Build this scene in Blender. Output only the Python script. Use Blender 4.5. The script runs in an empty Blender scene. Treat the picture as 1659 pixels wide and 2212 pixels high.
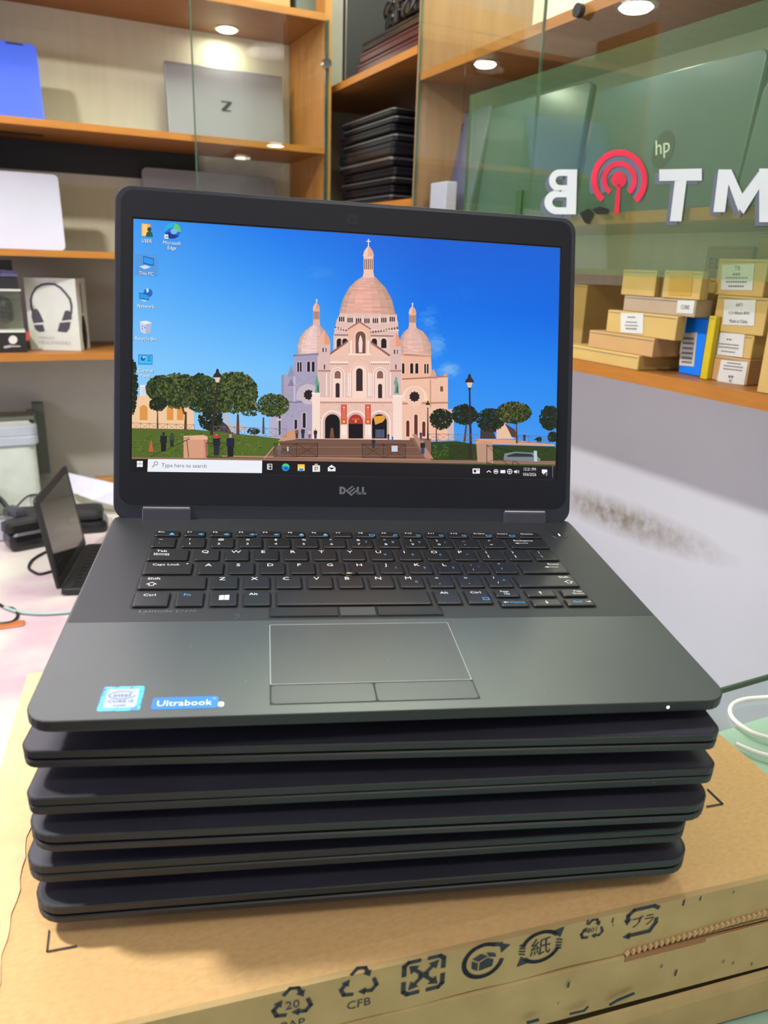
import bpy, bmesh, math, random
from mathutils import Vector, Matrix
random.seed(7)
# ------------------------------------------------------------------ camera
# lengths below are millimetres measured from the lens; the floor lies 1450 mm under it
F_PX, CX, CY = 1649.7, 829.5, 1106.0
YAW, PITCH, ROLL = 0.45924897, 0.31605494, 0.03398061
fw = Vector((math.sin(YAW)*math.cos(PITCH), math.cos(YAW)*math.cos(PITCH), -math.sin(PITCH)))
rt0 = Vector((math.cos(YAW), -math.sin(YAW), 0)); up0 = rt0.cross(fw)
rt = rt0*math.cos(ROLL) + up0*math.sin(ROLL)
up = -rt0*math.sin(ROLL) + up0*math.cos(ROLL)
scene = bpy.context.scene; COL = scene.collection
EYE = Vector((0, 0, 1.45))
cd = bpy.data.cameras.new('camera'); cam = bpy.data.objects.new('camera', cd); COL.objects.link(cam)
cd.sensor_fit = 'HORIZONTAL'; cd.sensor_width = 24.0; cd.lens = 24.0*F_PX/1659.0
cd.clip_start = 0.02; cd.clip_end = 30
cd.dof.use_dof = True; cd.dof.focus_distance = 0.55; cd.dof.aperture_fstop = 11.0
cam.matrix_world = Matrix.Translation(EYE) @ Matrix((rt, up, -fw)).transposed().to_4x4()
scene.camera = cam
# ------------------------------------------------------------------ world, lamps, exposure
wd = bpy.data.worlds.new('world'); scene.world = wd; wd.use_nodes = True
wd.node_tree.nodes['Background'].inputs[0].default_value = (0.72, 0.80, 0.85, 1)
wd.node_tree.nodes['Background'].inputs[1].default_value = 0.25
scene.view_settings.view_transform = 'Standard'; scene.view_settings.look = 'None'
scene.view_settings.exposure = 0.0; scene.view_settings.gamma = 1.0
scene.view_settings.use_curve_mapping = False

def W(P): return Vector(P)*0.001 + EYE
def area(name, P, size, power, col, aim=None, shape='DISK', size_y=None):
    l = bpy.data.lights.new(name, 'AREA'); l.shape = shape; l.size = size; l.energy = power; l.color = col
    if size_y: l.size_y = size_y
    o = bpy.data.objects.new(name, l); COL.objects.link(o); o.location = W(P)
    d = (Vector(aim)-Vector(P)) if aim else Vector((0, 0, -1))
    o.rotation_euler = d.to_track_quat('-Z', 'Y').to_euler()
    return o
area('ceiling_lamp_light', (-760, 900, 1120), 0.16, 46, (1.0, 0.97, 0.95))
area('ceiling_lamp_light', (200, -500, 1120), 0.30, 8, (1.0, 0.95, 0.88))
area('fill_tube_light', (-130, 1930, 1112), 0.9, 9, (0.72, 0.64, 1.0), shape='RECTANGLE', size_y=0.34)  # added lilac fill for the left of the deck and the lid corners
area('side_fill_light', (-1700, 450, 200), 0.9, 15, (0.74, 0.68, 1.0), aim=(50, 350, -260), shape='RECTANGLE', size_y=0.25)  # added low lilac fill to brighten the left corners of the stacked lids
area('fill_tube_light', (800, 1450, 1112), 0.62, 10, (0.74, 1.0, 0.78), shape='RECTANGLE', size_y=0.62)  # added greenish fill for the right of the deck and the cartons

def ray(x, y): return fw + rt*((x-CX)/F_PX) - up*((y-CY)/F_PX)
def onz(x, y, z): d = ray(x, y); return d*(z/d.z)
def onx(x, y, X): d = ray(x, y); return d*(X/d.x)
def ony(x, y, Y): d = ray(x, y); return d*(Y/d.y)
def onplane(x, y, o, n): d = ray(x, y); return d*(o.dot(n)/d.dot(n))

# ------------------------------------------------------------------ materials (all procedural)
def lin(c):
    return tuple(((v/255)/12.92 if v/255 <= 0.04045 else ((v/255+0.055)/1.055)**2.4) for v in c)
def mat(name, rgb, rough=0.5, metal=0.0, noise=30, amt=0.06, bump=0.0, emit=0.0, spec=0.5, stretch=(1, 1, 1), coat=0.0, rgb2=None, detail=4, bscale=None):
    m = bpy.data.materials.new(name); m.use_nodes = True; nt = m.node_tree; b = nt.nodes['Principled BSDF']
    c = lin(rgb); tc = nt.nodes.new('ShaderNodeTexCoord'); mp = nt.nodes.new('ShaderNodeMapping')
    mp.inputs['Scale'].default_value = stretch; nt.links.new(tc.outputs['Object'], mp.inputs[0])
    n = nt.nodes.new('ShaderNodeTexNoise'); n.inputs['Scale'].default_value = noise; n.inputs['Detail'].default_value = detail
    nt.links.new(mp.outputs[0], n.inputs['Vector'])
    mx = nt.nodes.new('ShaderNodeMix'); mx.data_type = 'RGBA'
    d = lin(rgb2) if rgb2 else tuple(max(0, v*(1+amt)) for v in c)
    e = c if rgb2 else tuple(v*(1-amt) for v in c)
    mx.inputs[6].default_value = (*e, 1); mx.inputs[7].default_value = (*d, 1)
    rp = nt.nodes.new('ShaderNodeMapRange'); rp.inputs[1].default_value = 0.3; rp.inputs[2].default_value = 0.7
    nt.links.new(n.outputs[0], rp.inputs[0]); nt.links.new(rp.outputs[0], mx.inputs[0])
    nt.links.new(mx.outputs[2], b.inputs['Base Color'])
    b.inputs['Roughness'].default_value = rough; b.inputs['Metallic'].default_value = metal
    b.inputs['Specular IOR Level'].default_value = spec; b.inputs['Coat Weight'].default_value = coat
    if bump:
        bp = nt.nodes.new('ShaderNodeBump'); bp.inputs['Strength'].default_value = bump; bp.inputs['Distance'].default_value = 0.0006
        if bscale:
            n2 = nt.nodes.new('ShaderNodeTexNoise'); n2.inputs['Scale'].default_value = bscale; n2.inputs['Detail'].default_value = 3
            nt.links.new(tc.outputs['Object'], n2.inputs['Vector']); nt.links.new(n2.outputs[0], bp.inputs['Height'])
        else: nt.links.new(n.outputs[0], bp.inputs['Height'])
        nt.links.new(bp.outputs[0], b.inputs['Normal'])
    if emit:
        nt.links.new(mx.outputs[2], b.inputs['Emission Color']); b.inputs['Emission Strength'].default_value = emit
    return m
def glassmat(name, tint, ior=1.5, haze=0.0, hazecol=(0.8, 0.8, 0.8), power=1.0):
    m = bpy.data.materials.new(name); m.use_nodes = True; nt = m.node_tree
    nt.nodes.remove(nt.nodes['Principled BSDF']); out = nt.nodes['Material Output']
    tr = nt.nodes.new('ShaderNodeBsdfTransparent'); tr.inputs[0].default_value = (*tint, 1)
    gl = nt.nodes.new('ShaderNodeBsdfGlossy'); gl.inputs['Roughness'].default_value = 0.02
    lw = nt.nodes.new('ShaderNodeLayerWeight'); lw.inputs[0].default_value = 0.5
    pw = nt.nodes.new('ShaderNodeMath'); pw.operation = 'POWER'; pw.inputs[1].default_value = 5; nt.links.new(lw.outputs['Facing'], pw.inputs[0])
    f0 = 2*((ior-1)/(ior+1))**2
    fr = nt.nodes.new('ShaderNodeMapRange'); fr.inputs[3].default_value = f0; fr.inputs[4].default_value = 1; nt.links.new(pw.outputs[0], fr.inputs[0])
    mx = nt.nodes.new('ShaderNodeMixShader'); nt.links.new(fr.outputs[0], mx.inputs[0])
    a = tr
    if haze:
        df = nt.nodes.new('ShaderNodeBsdfDiffuse'); df.inputs[0].default_value = (*hazecol, 1)
        nz = nt.nodes.new('ShaderNodeTexNoise'); nz.inputs['Scale'].default_value = 5; nz.inputs['Detail'].default_value = 5
        tc = nt.nodes.new('ShaderNodeTexCoord'); nt.links.new(tc.outputs['Object'], nz.inputs['Vector'])
        r = nt.nodes.new('ShaderNodeMapRange'); r.inputs[3].default_value = haze*0.75; r.inputs[4].default_value = haze*1.25
        nt.links.new(nz.outputs[0], r.inputs[0])
        m2 = nt.nodes.new('ShaderNodeMixShader'); nt.links.new(r.outputs[0], m2.inputs[0])
        nt.links.new(tr.outputs[0], m2.inputs[1]); nt.links.new(df.outputs[0], m2.inputs[2]); a = m2
    nt.links.new(a.outputs[0], mx.inputs[1]); nt.links.new(gl.outputs[0], mx.inputs[2])
    nt.links.new(mx.outputs[0], out.inputs[0]); return m

M = dict(
    deck=mat('charcoal_coated_deck', (58, 64, 64), 0.36, noise=9, amt=0.14, bump=0.12, bscale=2500, spec=0.6),
    surround=mat('keyboard_surround_plastic', (38, 40, 43), 0.5, noise=12, amt=0.12, spec=0.45),
    side=mat('black_laptop_edge', (29, 31, 33), 0.5, noise=20, amt=0.15),
    lid=mat('black_laptop_lid', (46, 46, 55), 0.45, noise=14, amt=0.2),
    under=mat('black_laptop_underside', (15, 15, 18), 0.6),
    bezel=mat('black_bezel', (11, 14, 24), 0.6, spec=0.3, noise=12, amt=0.15),
    shell=mat('lid_shell', (30, 34, 44), 0.42, noise=14, amt=0.1),
    key=mat('key_plastic', (27, 28, 29), 0.38, noise=60, amt=0.15, spec=0.5),
    well=mat('key_gap', (8, 8, 9), 0.7),
    legend=mat('white_legend', (225, 228, 228), 0.5),
    blue_legend=mat('blue_legend', (70, 165, 235), 0.5),
    hinge=mat('hinge_metal', (66, 66, 76), 0.4, metal=0.3),
    chrome=mat('chrome', (215, 212, 205), 0.15, metal=1.0),
    padline=mat('pad_groove', (9, 9, 10), 0.6),
    padworn=mat('worn_bright_edge', (150, 156, 152), 0.5),
    pad=mat('touchpad_surface', (58, 61, 62), 0.4, noise=16, amt=0.14),
    rubber=mat('rubber', (10, 10, 10), 0.8),
    logo=mat('grey_logo_metal', (120, 124, 122), 0.35, metal=0.5),
    sblue=mat('sticker_blue', (0, 112, 205), 0.4),
    sholo=mat('sticker_hologram', (0, 70, 190), 0.3, noise=260, rgb2=(40, 225, 235)),
    swhite=mat('sticker_silver', (160, 172, 190), 0.4),
    sink=mat('sticker_ink', (26, 46, 118), 0.5),
    led=mat('led_white', (250, 250, 255), 0.4, emit=3.0),
    wood=mat('orange_wood_edge', (168, 108, 36), 0.45, noise=18, stretch=(1, 1, 12), amt=0.10, bump=0.05),
    board=mat('brown_wood_board', (150, 98, 44), 0.5, noise=14, stretch=(1, 9, 1), amt=0.14),
    pine=mat('yellow_wood_panel', (180, 124, 56), 0.45, noise=10, stretch=(6, 6, 0.8), amt=0.12),
    cream=mat('cream_back_panel', (212, 208, 182), 0.6, noise=8, stretch=(5, 5, 0.6), amt=0.04),
    wall=mat('painted_wall', (228, 232, 238), 0.7, noise=2.2, amt=0.04),
    backwall=mat('cream_painted_wall', (182, 180, 168), 0.7, noise=3, amt=0.04),
    ceil=mat('ceiling_paint', (215, 212, 202), 0.8),
    floor=mat('floor_tile', (120, 112, 100), 0.4, noise=6, amt=0.15),
    card=mat('kraft_card', (196, 158, 102), 0.75, noise=240, rgb2=(207, 170, 113), detail=6, bump=0.12, stretch=(1, 1.8, 1)),
    cardside=mat('kraft_card_side', (168, 142, 92), 0.75, noise=40, rgb2=(182, 156, 104), detail=8, bump=0.12),
    tape=mat('crumpled_paper_tape', (216, 184, 132), 0.5, noise=60, amt=0.08, bump=0.6),
    ink=mat('dark_ink', (38, 42, 52), 0.7, noise=90, amt=0.4),
    corr=mat('corrugated_core', (150, 104, 66), 0.8),
    corrl=mat('corrugated_liner', (206, 170, 120), 0.8),
    kraftA=mat('yellow_kraft_box', (196, 166, 96), 0.7, noise=14, amt=0.06),
    kraftB=mat('tan_kraft_box', (190, 152, 98), 0.7, noise=14, amt=0.06),
    kraftC=mat('pale_kraft_box', (176, 156, 128), 0.7, noise=14, amt=0.06),
    white=mat('white_plastic', (184, 184, 200), 0.4, noise=6, amt=0.03),
    paper=mat('white_label_paper', (206, 208, 200), 0.6, noise=40, amt=0.03),
    grey_ink=mat('grey_print', (96, 96, 92), 0.7),
    pgrey=mat('pale_grey_print', (170, 166, 170), 0.7),
    yellow=mat('yellow_card', (200, 180, 10), 0.6),
    bluebox=mat('blue_card', (0, 132, 255), 0.45, noise=10, amt=0.05),
    bluelid=mat('blue_laptop_lid', (60, 92, 215), 0.35, noise=5, amt=0.06),
    silver=mat('silver_laptop_lid', (150, 150, 156), 0.4, metal=0.25, noise=5, amt=0.04),
    teal=mat('dark_teal_grey_lid', (66, 82, 92), 0.35, metal=0.2, noise=4, amt=0.08),
    slate=mat('slate_blue_lid', (92, 94, 120), 0.4, noise=4, amt=0.08),
    blackp=mat('glossy_black_plastic', (22, 22, 25), 0.25, noise=16, amt=0.2),
    blackm=mat('matt_black_plastic', (26, 26, 28), 0.55),
    greyedge=mat('silver_rim', (150, 150, 145), 0.3, metal=0.8),
    maroon=mat('maroon_lid', (62, 10, 22), 0.35),
    scr=mat('dark_screen_glass', (22, 20, 18), 0.06, spec=0.9),
    olive=mat('grey_green_plastic', (128, 138, 122), 0.5),
    dgreen=mat('dark_green_grey_plastic', (92, 100, 90), 0.5),
    cable=mat('black_cable', (18, 18, 20), 0.4),
    wcable=mat('white_cable', (232, 230, 224), 0.35),
    gcable=mat('grey_green_cable', (150, 172, 165), 0.4),
    counter=mat('pale_green_counter', (206, 224, 208), 0.3, noise=5, amt=0.05),
    glass=glassmat('clear_glass', (0.93, 0.97, 0.94), 1.45),
    sheet=glassmat('counter_glass', (0.80, 0.90, 0.86), 1.5),
    reflection_glass=glassmat('green_reflection_glass', (0.84, 0.95, 0.74), 1.45, haze=0.28, hazecol=(0.13, 0.26, 0.13)),  # green tint and haze stand in for a reflection in the pane
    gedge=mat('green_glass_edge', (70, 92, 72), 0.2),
    letter=mat('white_reflected_letter', (186, 194, 194), 0.5, noise=7, amt=0.06),  # this and the next two colour the painted sign reflection
    red_refl=mat('red_reflected_mark', (196, 24, 56), 0.5, noise=18, amt=0.25),
    grey_refl=mat('grey_reflected_edge', (84, 92, 104), 0.5),
    emblem=mat('dark_green_patch', (14, 22, 10), 0.4),  # colour of the dark leaf-shaped patches on the pane
    puck=mat('lit_diffuser', (255, 248, 225), 0.4, emit=9.0),
    redtag=mat('red_tag', (176, 62, 48), 0.5),
    violet=mat('violet_card', (92, 88, 130), 0.5),
    clear=glassmat('clear_plastic_window', (0.88, 0.90, 0.86), 1.4, haze=0.06, hazecol=(0.6, 0.63, 0.55)),
    headp=mat('headphone_grey', (66, 62, 72), 0.6),
)
def woodify(): pass

def marble():
    m = bpy.data.materials.new('pink_swirl_table_cover'); m.use_nodes = True; nt = m.node_tree; b = nt.nodes['Principled BSDF']
    tc = nt.nodes.new('ShaderNodeTexCoord'); ns = nt.nodes.new('ShaderNodeTexNoise'); ns.inputs['Scale'].default_value = 5; ns.inputs['Detail'].default_value = 6
    nt.links.new(tc.outputs['Object'], ns.inputs['Vector'])
    r1 = nt.nodes.new('ShaderNodeValToRGB'); r1.color_ramp.elements[0].position = 0.42; r1.color_ramp.elements[1].position = 0.68
    r1.color_ramp.elements[0].color = (*lin((205, 201, 188)), 1); r1.color_ramp.elements[1].color = (*lin((184, 158, 168)), 1)
    nt.links.new(ns.outputs[0], r1.inputs[0])
    vo = nt.nodes.new('ShaderNodeTexVoronoi'); vo.inputs['Scale'].default_value = 3.4
    mp = nt.nodes.new('ShaderNodeMapping'); mp.inputs['Scale'].default_value = (1.0, 0.7, 1); nt.links.new(tc.outputs['Object'], mp.inputs[0]); nt.links.new(mp.outputs[0], vo.inputs['Vector'])
    sn = nt.nodes.new('ShaderNodeMath'); sn.operation = 'MULTIPLY'; sn.inputs[1].default_value = 55; nt.links.new(vo.outputs[0], sn.inputs[0])
    s2 = nt.nodes.new('ShaderNodeMath'); s2.operation = 'COSINE'; nt.links.new(sn.outputs[0], s2.inputs[0])
    fall = nt.nodes.new('ShaderNodeMapRange'); fall.inputs[1].default_value = 0.02; fall.inputs[2].default_value = 0.33; fall.inputs[3].default_value = 0.9; fall.inputs[4].default_value = 0
    nt.links.new(vo.outputs[0], fall.inputs[0])
    mu = nt.nodes.new('ShaderNodeMath'); mu.operation = 'MULTIPLY'; mu.use_clamp = True; nt.links.new(s2.outputs[0], mu.inputs[0]); nt.links.new(fall.outputs[0], mu.inputs[1])
    mx = nt.nodes.new('ShaderNodeMix'); mx.data_type = 'RGBA'; mx.inputs[7].default_value = (*lin((186, 112, 134)), 1)
    nt.links.new(mu.outputs[0], mx.inputs[0]); nt.links.new(r1.outputs[0], mx.inputs[6]); nt.links.new(mx.outputs[2], b.inputs['Base Color'])
    b.inputs['Roughness'].default_value = 0.3; return m
M['cover'] = marble()
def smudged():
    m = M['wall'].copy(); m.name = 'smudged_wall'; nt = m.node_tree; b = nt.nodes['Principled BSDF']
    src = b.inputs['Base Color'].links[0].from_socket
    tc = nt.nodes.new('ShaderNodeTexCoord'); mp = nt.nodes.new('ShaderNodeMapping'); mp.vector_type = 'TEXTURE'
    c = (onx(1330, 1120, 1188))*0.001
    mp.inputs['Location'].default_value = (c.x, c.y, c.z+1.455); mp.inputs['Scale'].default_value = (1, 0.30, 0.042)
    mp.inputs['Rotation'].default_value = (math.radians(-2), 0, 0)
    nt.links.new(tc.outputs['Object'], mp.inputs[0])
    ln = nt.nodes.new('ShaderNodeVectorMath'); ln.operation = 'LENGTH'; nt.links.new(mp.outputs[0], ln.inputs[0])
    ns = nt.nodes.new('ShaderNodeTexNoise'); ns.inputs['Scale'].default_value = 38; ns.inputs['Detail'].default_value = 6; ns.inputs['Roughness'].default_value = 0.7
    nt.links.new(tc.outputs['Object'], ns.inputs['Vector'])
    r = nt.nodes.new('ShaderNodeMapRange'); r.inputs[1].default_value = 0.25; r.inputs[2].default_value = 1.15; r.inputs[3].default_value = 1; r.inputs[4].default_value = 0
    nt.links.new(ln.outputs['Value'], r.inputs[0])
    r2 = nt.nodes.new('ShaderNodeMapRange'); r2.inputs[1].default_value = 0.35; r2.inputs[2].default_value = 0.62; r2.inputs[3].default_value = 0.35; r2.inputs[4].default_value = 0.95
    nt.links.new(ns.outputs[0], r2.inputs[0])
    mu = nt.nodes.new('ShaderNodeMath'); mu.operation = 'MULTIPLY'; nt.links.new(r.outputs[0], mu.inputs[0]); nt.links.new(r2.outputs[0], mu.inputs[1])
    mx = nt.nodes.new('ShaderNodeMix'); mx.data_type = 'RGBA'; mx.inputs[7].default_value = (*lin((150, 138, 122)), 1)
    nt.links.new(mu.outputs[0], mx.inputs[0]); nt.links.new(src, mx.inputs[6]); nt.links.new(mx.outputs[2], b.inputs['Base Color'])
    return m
M['smudge'] = smudged()
def screenmat():
    m = bpy.data.materials.new('lit_screen_picture'); m.use_nodes = True; nt = m.node_tree; b = nt.nodes['Principled BSDF']
    at = nt.nodes.new('ShaderNodeAttribute'); at.attribute_name = 'Col'
    b.inputs['Base Color'].default_value = (0.005, 0.005, 0.005, 1); b.inputs['Roughness'].default_value = 0.4; b.inputs['Specular IOR Level'].default_value = 0.12
    nt.links.new(at.outputs['Color'], b.inputs['Emission Color']); b.inputs['Emission Strength'].default_value = 1.0; return m
M['screen'] = screenmat()

# ------------------------------------------------------------------ builders
MW = {}
def tag(o, label=None, cat=None, group=None, kind=None):
    if label: o['label'] = label
    if cat: o['category'] = cat
    if group: o['group'] = group
    if kind: o['kind'] = kind
    return o
def thing(name, label, cat, P, R=None, group=None):
    o = bpy.data.objects.new(name, None); COL.objects.link(o); o.empty_display_size = 0.05
    m = Matrix.Translation(W(P)) @ (R.to_4x4() if R else Matrix.Identity(4)); o.matrix_world = m; MW[o] = m
    return tag(o, label, cat, group)
TXT = {}
def text_geo(s, sx=1.0, align='LEFT'):
    k = (s, align)
    if k not in TXT:
        c = bpy.data.curves.new('t', 'FONT'); c.body = s; c.align_x = align; c.resolution_u = 2; c.size = 1
        o = bpy.data.objects.new('t', c); me = bpy.data.meshes.new_from_object(o)
        TXT[k] = ([v.co.copy() for v in me.vertices], [tuple(p.vertices) for p in me.polygons])
        bpy.data.objects.remove(o); bpy.data.meshes.remove(me); bpy.data.curves.remove(c)
    return TXT[k]
class MB:
    def __init__(s, T=None): s.v = []; s.f = []; s.T = T      # T maps local mm to frame mm
    def add(s, vs, fs):
        n = len(s.v); s.v += [s.T @ Vector(v) if s.T else Vector(v) for v in vs]; s.f += [tuple(i+n for i in f) for f in fs]; return s
    def box(s, x0, x1, y0, y1, z0, z1):
        return s.add([(x, y, z) for z in (z0, z1) for x, y in ((x0, y0), (x1, y0), (x1, y1), (x0, y1))],
                     [(3, 2, 1, 0), (4, 5, 6, 7), (0, 1, 5, 4), (1, 2, 6, 5), (2, 3, 7, 6), (3, 0, 4, 7)])
    def loft(s, rings, caps=True):
        n = len(rings[0]); vs = [v for r in rings for v in r]; fs = []
        for k in range(len(rings)-1):
            for i in range(n): j = (i+1) % n; fs.append((k*n+i, k*n+j, (k+1)*n+j, (k+1)*n+i))
        if caps: fs.append(tuple(reversed(range(n)))); fs.append(tuple((len(rings)-1)*n+i for i in range(n)))
        return s.add(vs, fs)
    def prism(s, pts, z0, z1): return s.loft([[(x, y, z0) for x, y in pts], [(x, y, z1) for x, y in pts]])
    def tube(s, pts, r, n=8, closed=False):
        pts = [Vector(p) for p in pts]; rings = []; u = None
        for i, p in enumerate(pts):
            a = pts[max(i-1, 0)]; b = pts[min(i+1, len(pts)-1)]; t = (b-a).normalized()
            if u is None: u = t.orthogonal().normalized()
            u = (u - t*u.dot(t)).normalized(); w = t.cross(u); rr = r[i] if isinstance(r, (list, tuple)) else r
            rings.append([p + u*rr*math.cos(6.28318*k/n) + w*rr*math.sin(6.28318*k/n) for k in range(n)])
        return s.loft(rings)
    def disc(s, c, ax, r, h, n=24, r2=None):
        ax = Vector(ax).normalized(); u = ax.orthogonal().normalized(); w = ax.cross(u); c = Vector(c); r2 = r if r2 is None else r2
        R = lambda d, q: [c+ax*d + u*q*math.cos(6.28318*k/n) + w*q*math.sin(6.28318*k/n) for k in range(n)]
        return s.loft([R(0, r), R(h, r2)])
    def text(s, t, x, y, size, z=0.0, sx=1.0, align='LEFT', fr=None):
        # fr(x,y,z) maps 2d text coordinates into the builder's frame
        vs, fs = text_geo(t, 1, align); q = [(x+v.x*size*sx, y+v.y*size, z) for v in vs]
        if fr: q = [fr(*p) for p in q]
        return s.add(q, fs)
    def stroke(s, pts, w, z=0.0, fr=None, closed=False):
        pts = [Vector(p) for p in pts]; n = len(pts); segs = n if closed else n-1
        for i in range(segs):
            a = pts[i]; b = pts[(i+1) % n]; d = (b-a).normalized(); o = Vector((-d.y, d.x))*w/2; e = d*w*0.35
            q = [a-o-e, b-o+e, b+o+e, a+o-e]; q = [(p.x, p.y, z) for p in q]
            if fr: q = [fr(*p) for p in q]
            s.add(q, [(0, 1, 2, 3)])
        return s
    def poly(s, pts, z=0.0, fr=None):
        q = [(p[0], p[1], z) for p in pts]
        if fr: q = [fr(*p) for p in q]
        return s.add(q, [tuple(range(len(q)))])
    def build(s, name, m, parent=None, local=False, bevel=0, smooth=False, label=None, seg=2, kind=None, recalc=True):
        root = parent
        while root is not None and root not in MW: root = root.parent
        inv = MW[root].inverted() if root is not None and not local else None
        vs = [(v*0.001) if local else ((inv @ W(v)) if inv else W(v)) for v in s.v]
        me = bpy.data.meshes.new(name); me.from_pydata(vs, [], s.f); me.validate(); me.update()
        if recalc:
            bm = bmesh.new(); bm.from_mesh(me); bmesh.ops.recalc_face_normals(bm, faces=bm.faces); bm.to_mesh(me); bm.free()
        me.materials.append(M[m] if isinstance(m, str) else m)
        o = bpy.data.objects.new(name, me); COL.objects.link(o)
        if parent is not None: o.parent = parent
        if bevel:
            b = o.modifiers.new('b', 'BEVEL'); b.width = bevel*0.001; b.segments = seg; b.limit_method = 'ANGLE'; b.angle_limit = 0.7
        if smooth: me.shade_smooth()
        if label: o['label'] = label
        if kind: o['kind'] = kind
        return o
def rrect(x0, x1, y0, y1, r, n=5):
    p = []
    for cx, cy, a in ((x1-r, y0+r, -90), (x1-r, y1-r, 0), (x0+r, y1-r, 90), (x0+r, y0+r, 180)):
        for k in range(n+1): t = math.radians(a+90*k/n); p.append((cx+r*math.cos(t), cy+r*math.sin(t)))
    return p
def ring(x0, x1, y0, y1, r, ins, z, n=6):
    return [(x, y, z) for x, y in rrect(x0+ins, x1-ins, y0+ins, y1-ins, max(r-ins*0.6, 1.5), n)]
def struct(name, o): o.name = name; o['kind'] = 'structure'; return o
def Rz(a): return Matrix.Rotation(a, 3, 'Z')
def Rx(a): return Matrix.Rotation(a, 3, 'X')
def copy_tree(o, parent=None):
    c = o.copy(); COL.objects.link(c); c.parent = parent
    for ch in list(o.children): copy_tree(ch, c)
    return c

# ------------------------------------------------------------------ the room
FZ, CZ = -1450, 1150
XF, YF, XR, YB, XL, YN = 888, 2160, 1188, 2460, -3000, -1800
struct('floor', MB().box(XL, XR, YN, YB, FZ-50, FZ).build('floor', 'floor'))
struct('ceiling', MB().box(XL, XR, YN, YB, CZ, CZ+50).build('ceiling', 'ceil'))
struct('wall_back', MB().box(XL, XR, YB, YB+60, FZ, CZ).build('wall_back', 'backwall'))
struct('wall_right', MB().box(XR, XR+60, YN, YB+60, FZ, CZ).build('wall_right', 'smudge'))
struct('wall_left', MB().box(XL-60, XL, YN, YB+60, FZ, CZ).build('wall_left', 'wall'))
struct('wall_front', MB().box(XL, XR, YN-60, YN, FZ, CZ).build('wall_front', 'wall'))
# ------------------------------------------------------------------ shelving
def board_pair(root, x0, x1, y0, y1, z0, z1, front, cut=1.5):
    """a shelf board with its orange lipping; front is 'y' (faces the room along -Y) or 'x' (faces along -X)"""
    if front == 'y':
        b = MB().box(x0, x1, y0+cut, y1, z0, z1).build('shelf_board', 'board', root)
        MB().box(x0, x1, y0-1, y0+cut, z0-0.5, z1+0.5).build('edge_strip', 'wood', b, label='orange wood edge strip')
    else:
        b = MB().box(x0+cut, x1, y0, y1, z0, z1).build('shelf_board', 'board', root)
        MB().box(x0-1, x0+cut, y0, y1, z0-0.5, z1+0.5).build('edge_strip', 'wood', b, label='orange wood edge strip')
    return b
cl = thing('wall_cabinet', 'orange wood wall cabinet with open shelves on the back wall, left of the corner', 'cabinet', (400, 2300, -268))
SX0 = -230
MB().box(SX0, 866, YB-12, YB, -10, 760).build('back_panel', 'cream', cl)
MB().box(846, 866, YF+1, YB-12, -10, 760).build('side_panel', 'pine', cl)
MB().box(SX0-16, SX0, YF+1, YB, -10, 760).build('side_panel', 'pine', cl)
for z0, z1 in ((599, 615), (279, 294), (-14, 1), (-268, -252)):
    board_pair(cl, SX0, 846 if z0 > -100 else XF-10, YF, YB-12 if z0 > -100 else YB, z0, z1, 'y')
MB().box(SX0, 560, YB-30, YB-12, 205, 279).build('back_band', 'blackm', cl, label='black band under the upper shelf')  # black band across the back panel, just below the board
MB().box(846, 852, YF-4, YF+2, 20, 600).build('door_track', 'chrome', cl)
# right hand cabinet and its corner bay
cr = thing('corner_cabinet', 'orange wood wall cabinet running from the corner along the right wall', 'cabinet', (1040, 1400, -168))
MB().box(XR-12, XR, 300, YB, -150, 760).build('back_panel', 'cream', cr)
MB().box(XF+1, XR-12, 1690, 1706, -150, 760).build('divider_panel', mat('dull_brown_panel', (146, 112, 78), 0.5, noise=9, stretch=(6, 6, 0.8), amt=0.1), cr, label='pale divider panel beside the corner bay')
for z0, z1, y0, y1 in ((441, 457, 1706, YB), (128, 143, 1706, YB), (385, 401, 300, 1690), (70, 86, 300, 1690), (-169, -150, 300, YF-4)):
    board_pair(cr, XF, XR-12 if z0 > -160 else XR, y0, y1, z0, z1, 'x')
# puck lights under the boards
def puck(P, label, r=34, e=0.5):
    t = thing('puck_light', label, 'lamp', P, group=None)
    MB().disc((P[0], P[1], P[2]), (0, 0, -1), r+8, 3, 28, r+6).build('rim', 'chrome', t)
    MB().disc((P[0], P[1], P[2]-3), (0, 0, -1), r, 4, 28, r*0.8).build('diffuser', 'puck', t)
    l = bpy.data.lights.new('puck_bulb', 'AREA'); l.shape = 'DISK'; l.size = 0.06; l.energy = e; l.color = (1, 0.95, 0.8)
    o = bpy.data.objects.new('puck_bulb', l); COL.objects.link(o); o.location = Vector((0, 0, -0.012)); o.parent = t
p = onz(490, 62, 599); puck(p, 'round lit puck light under the top shelf of the left cabinet', 28)
p = onz(990, 126, 385); puck((XF+34, p.y, 385), 'small lit puck light under the right cabinet shelf, beside the divider', 22)
p = onz(1340, 4, 385); puck((XF+34, p.y, 385), 'lit puck light under the right cabinet shelf, near the top edge of the photo', 26)

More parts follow.
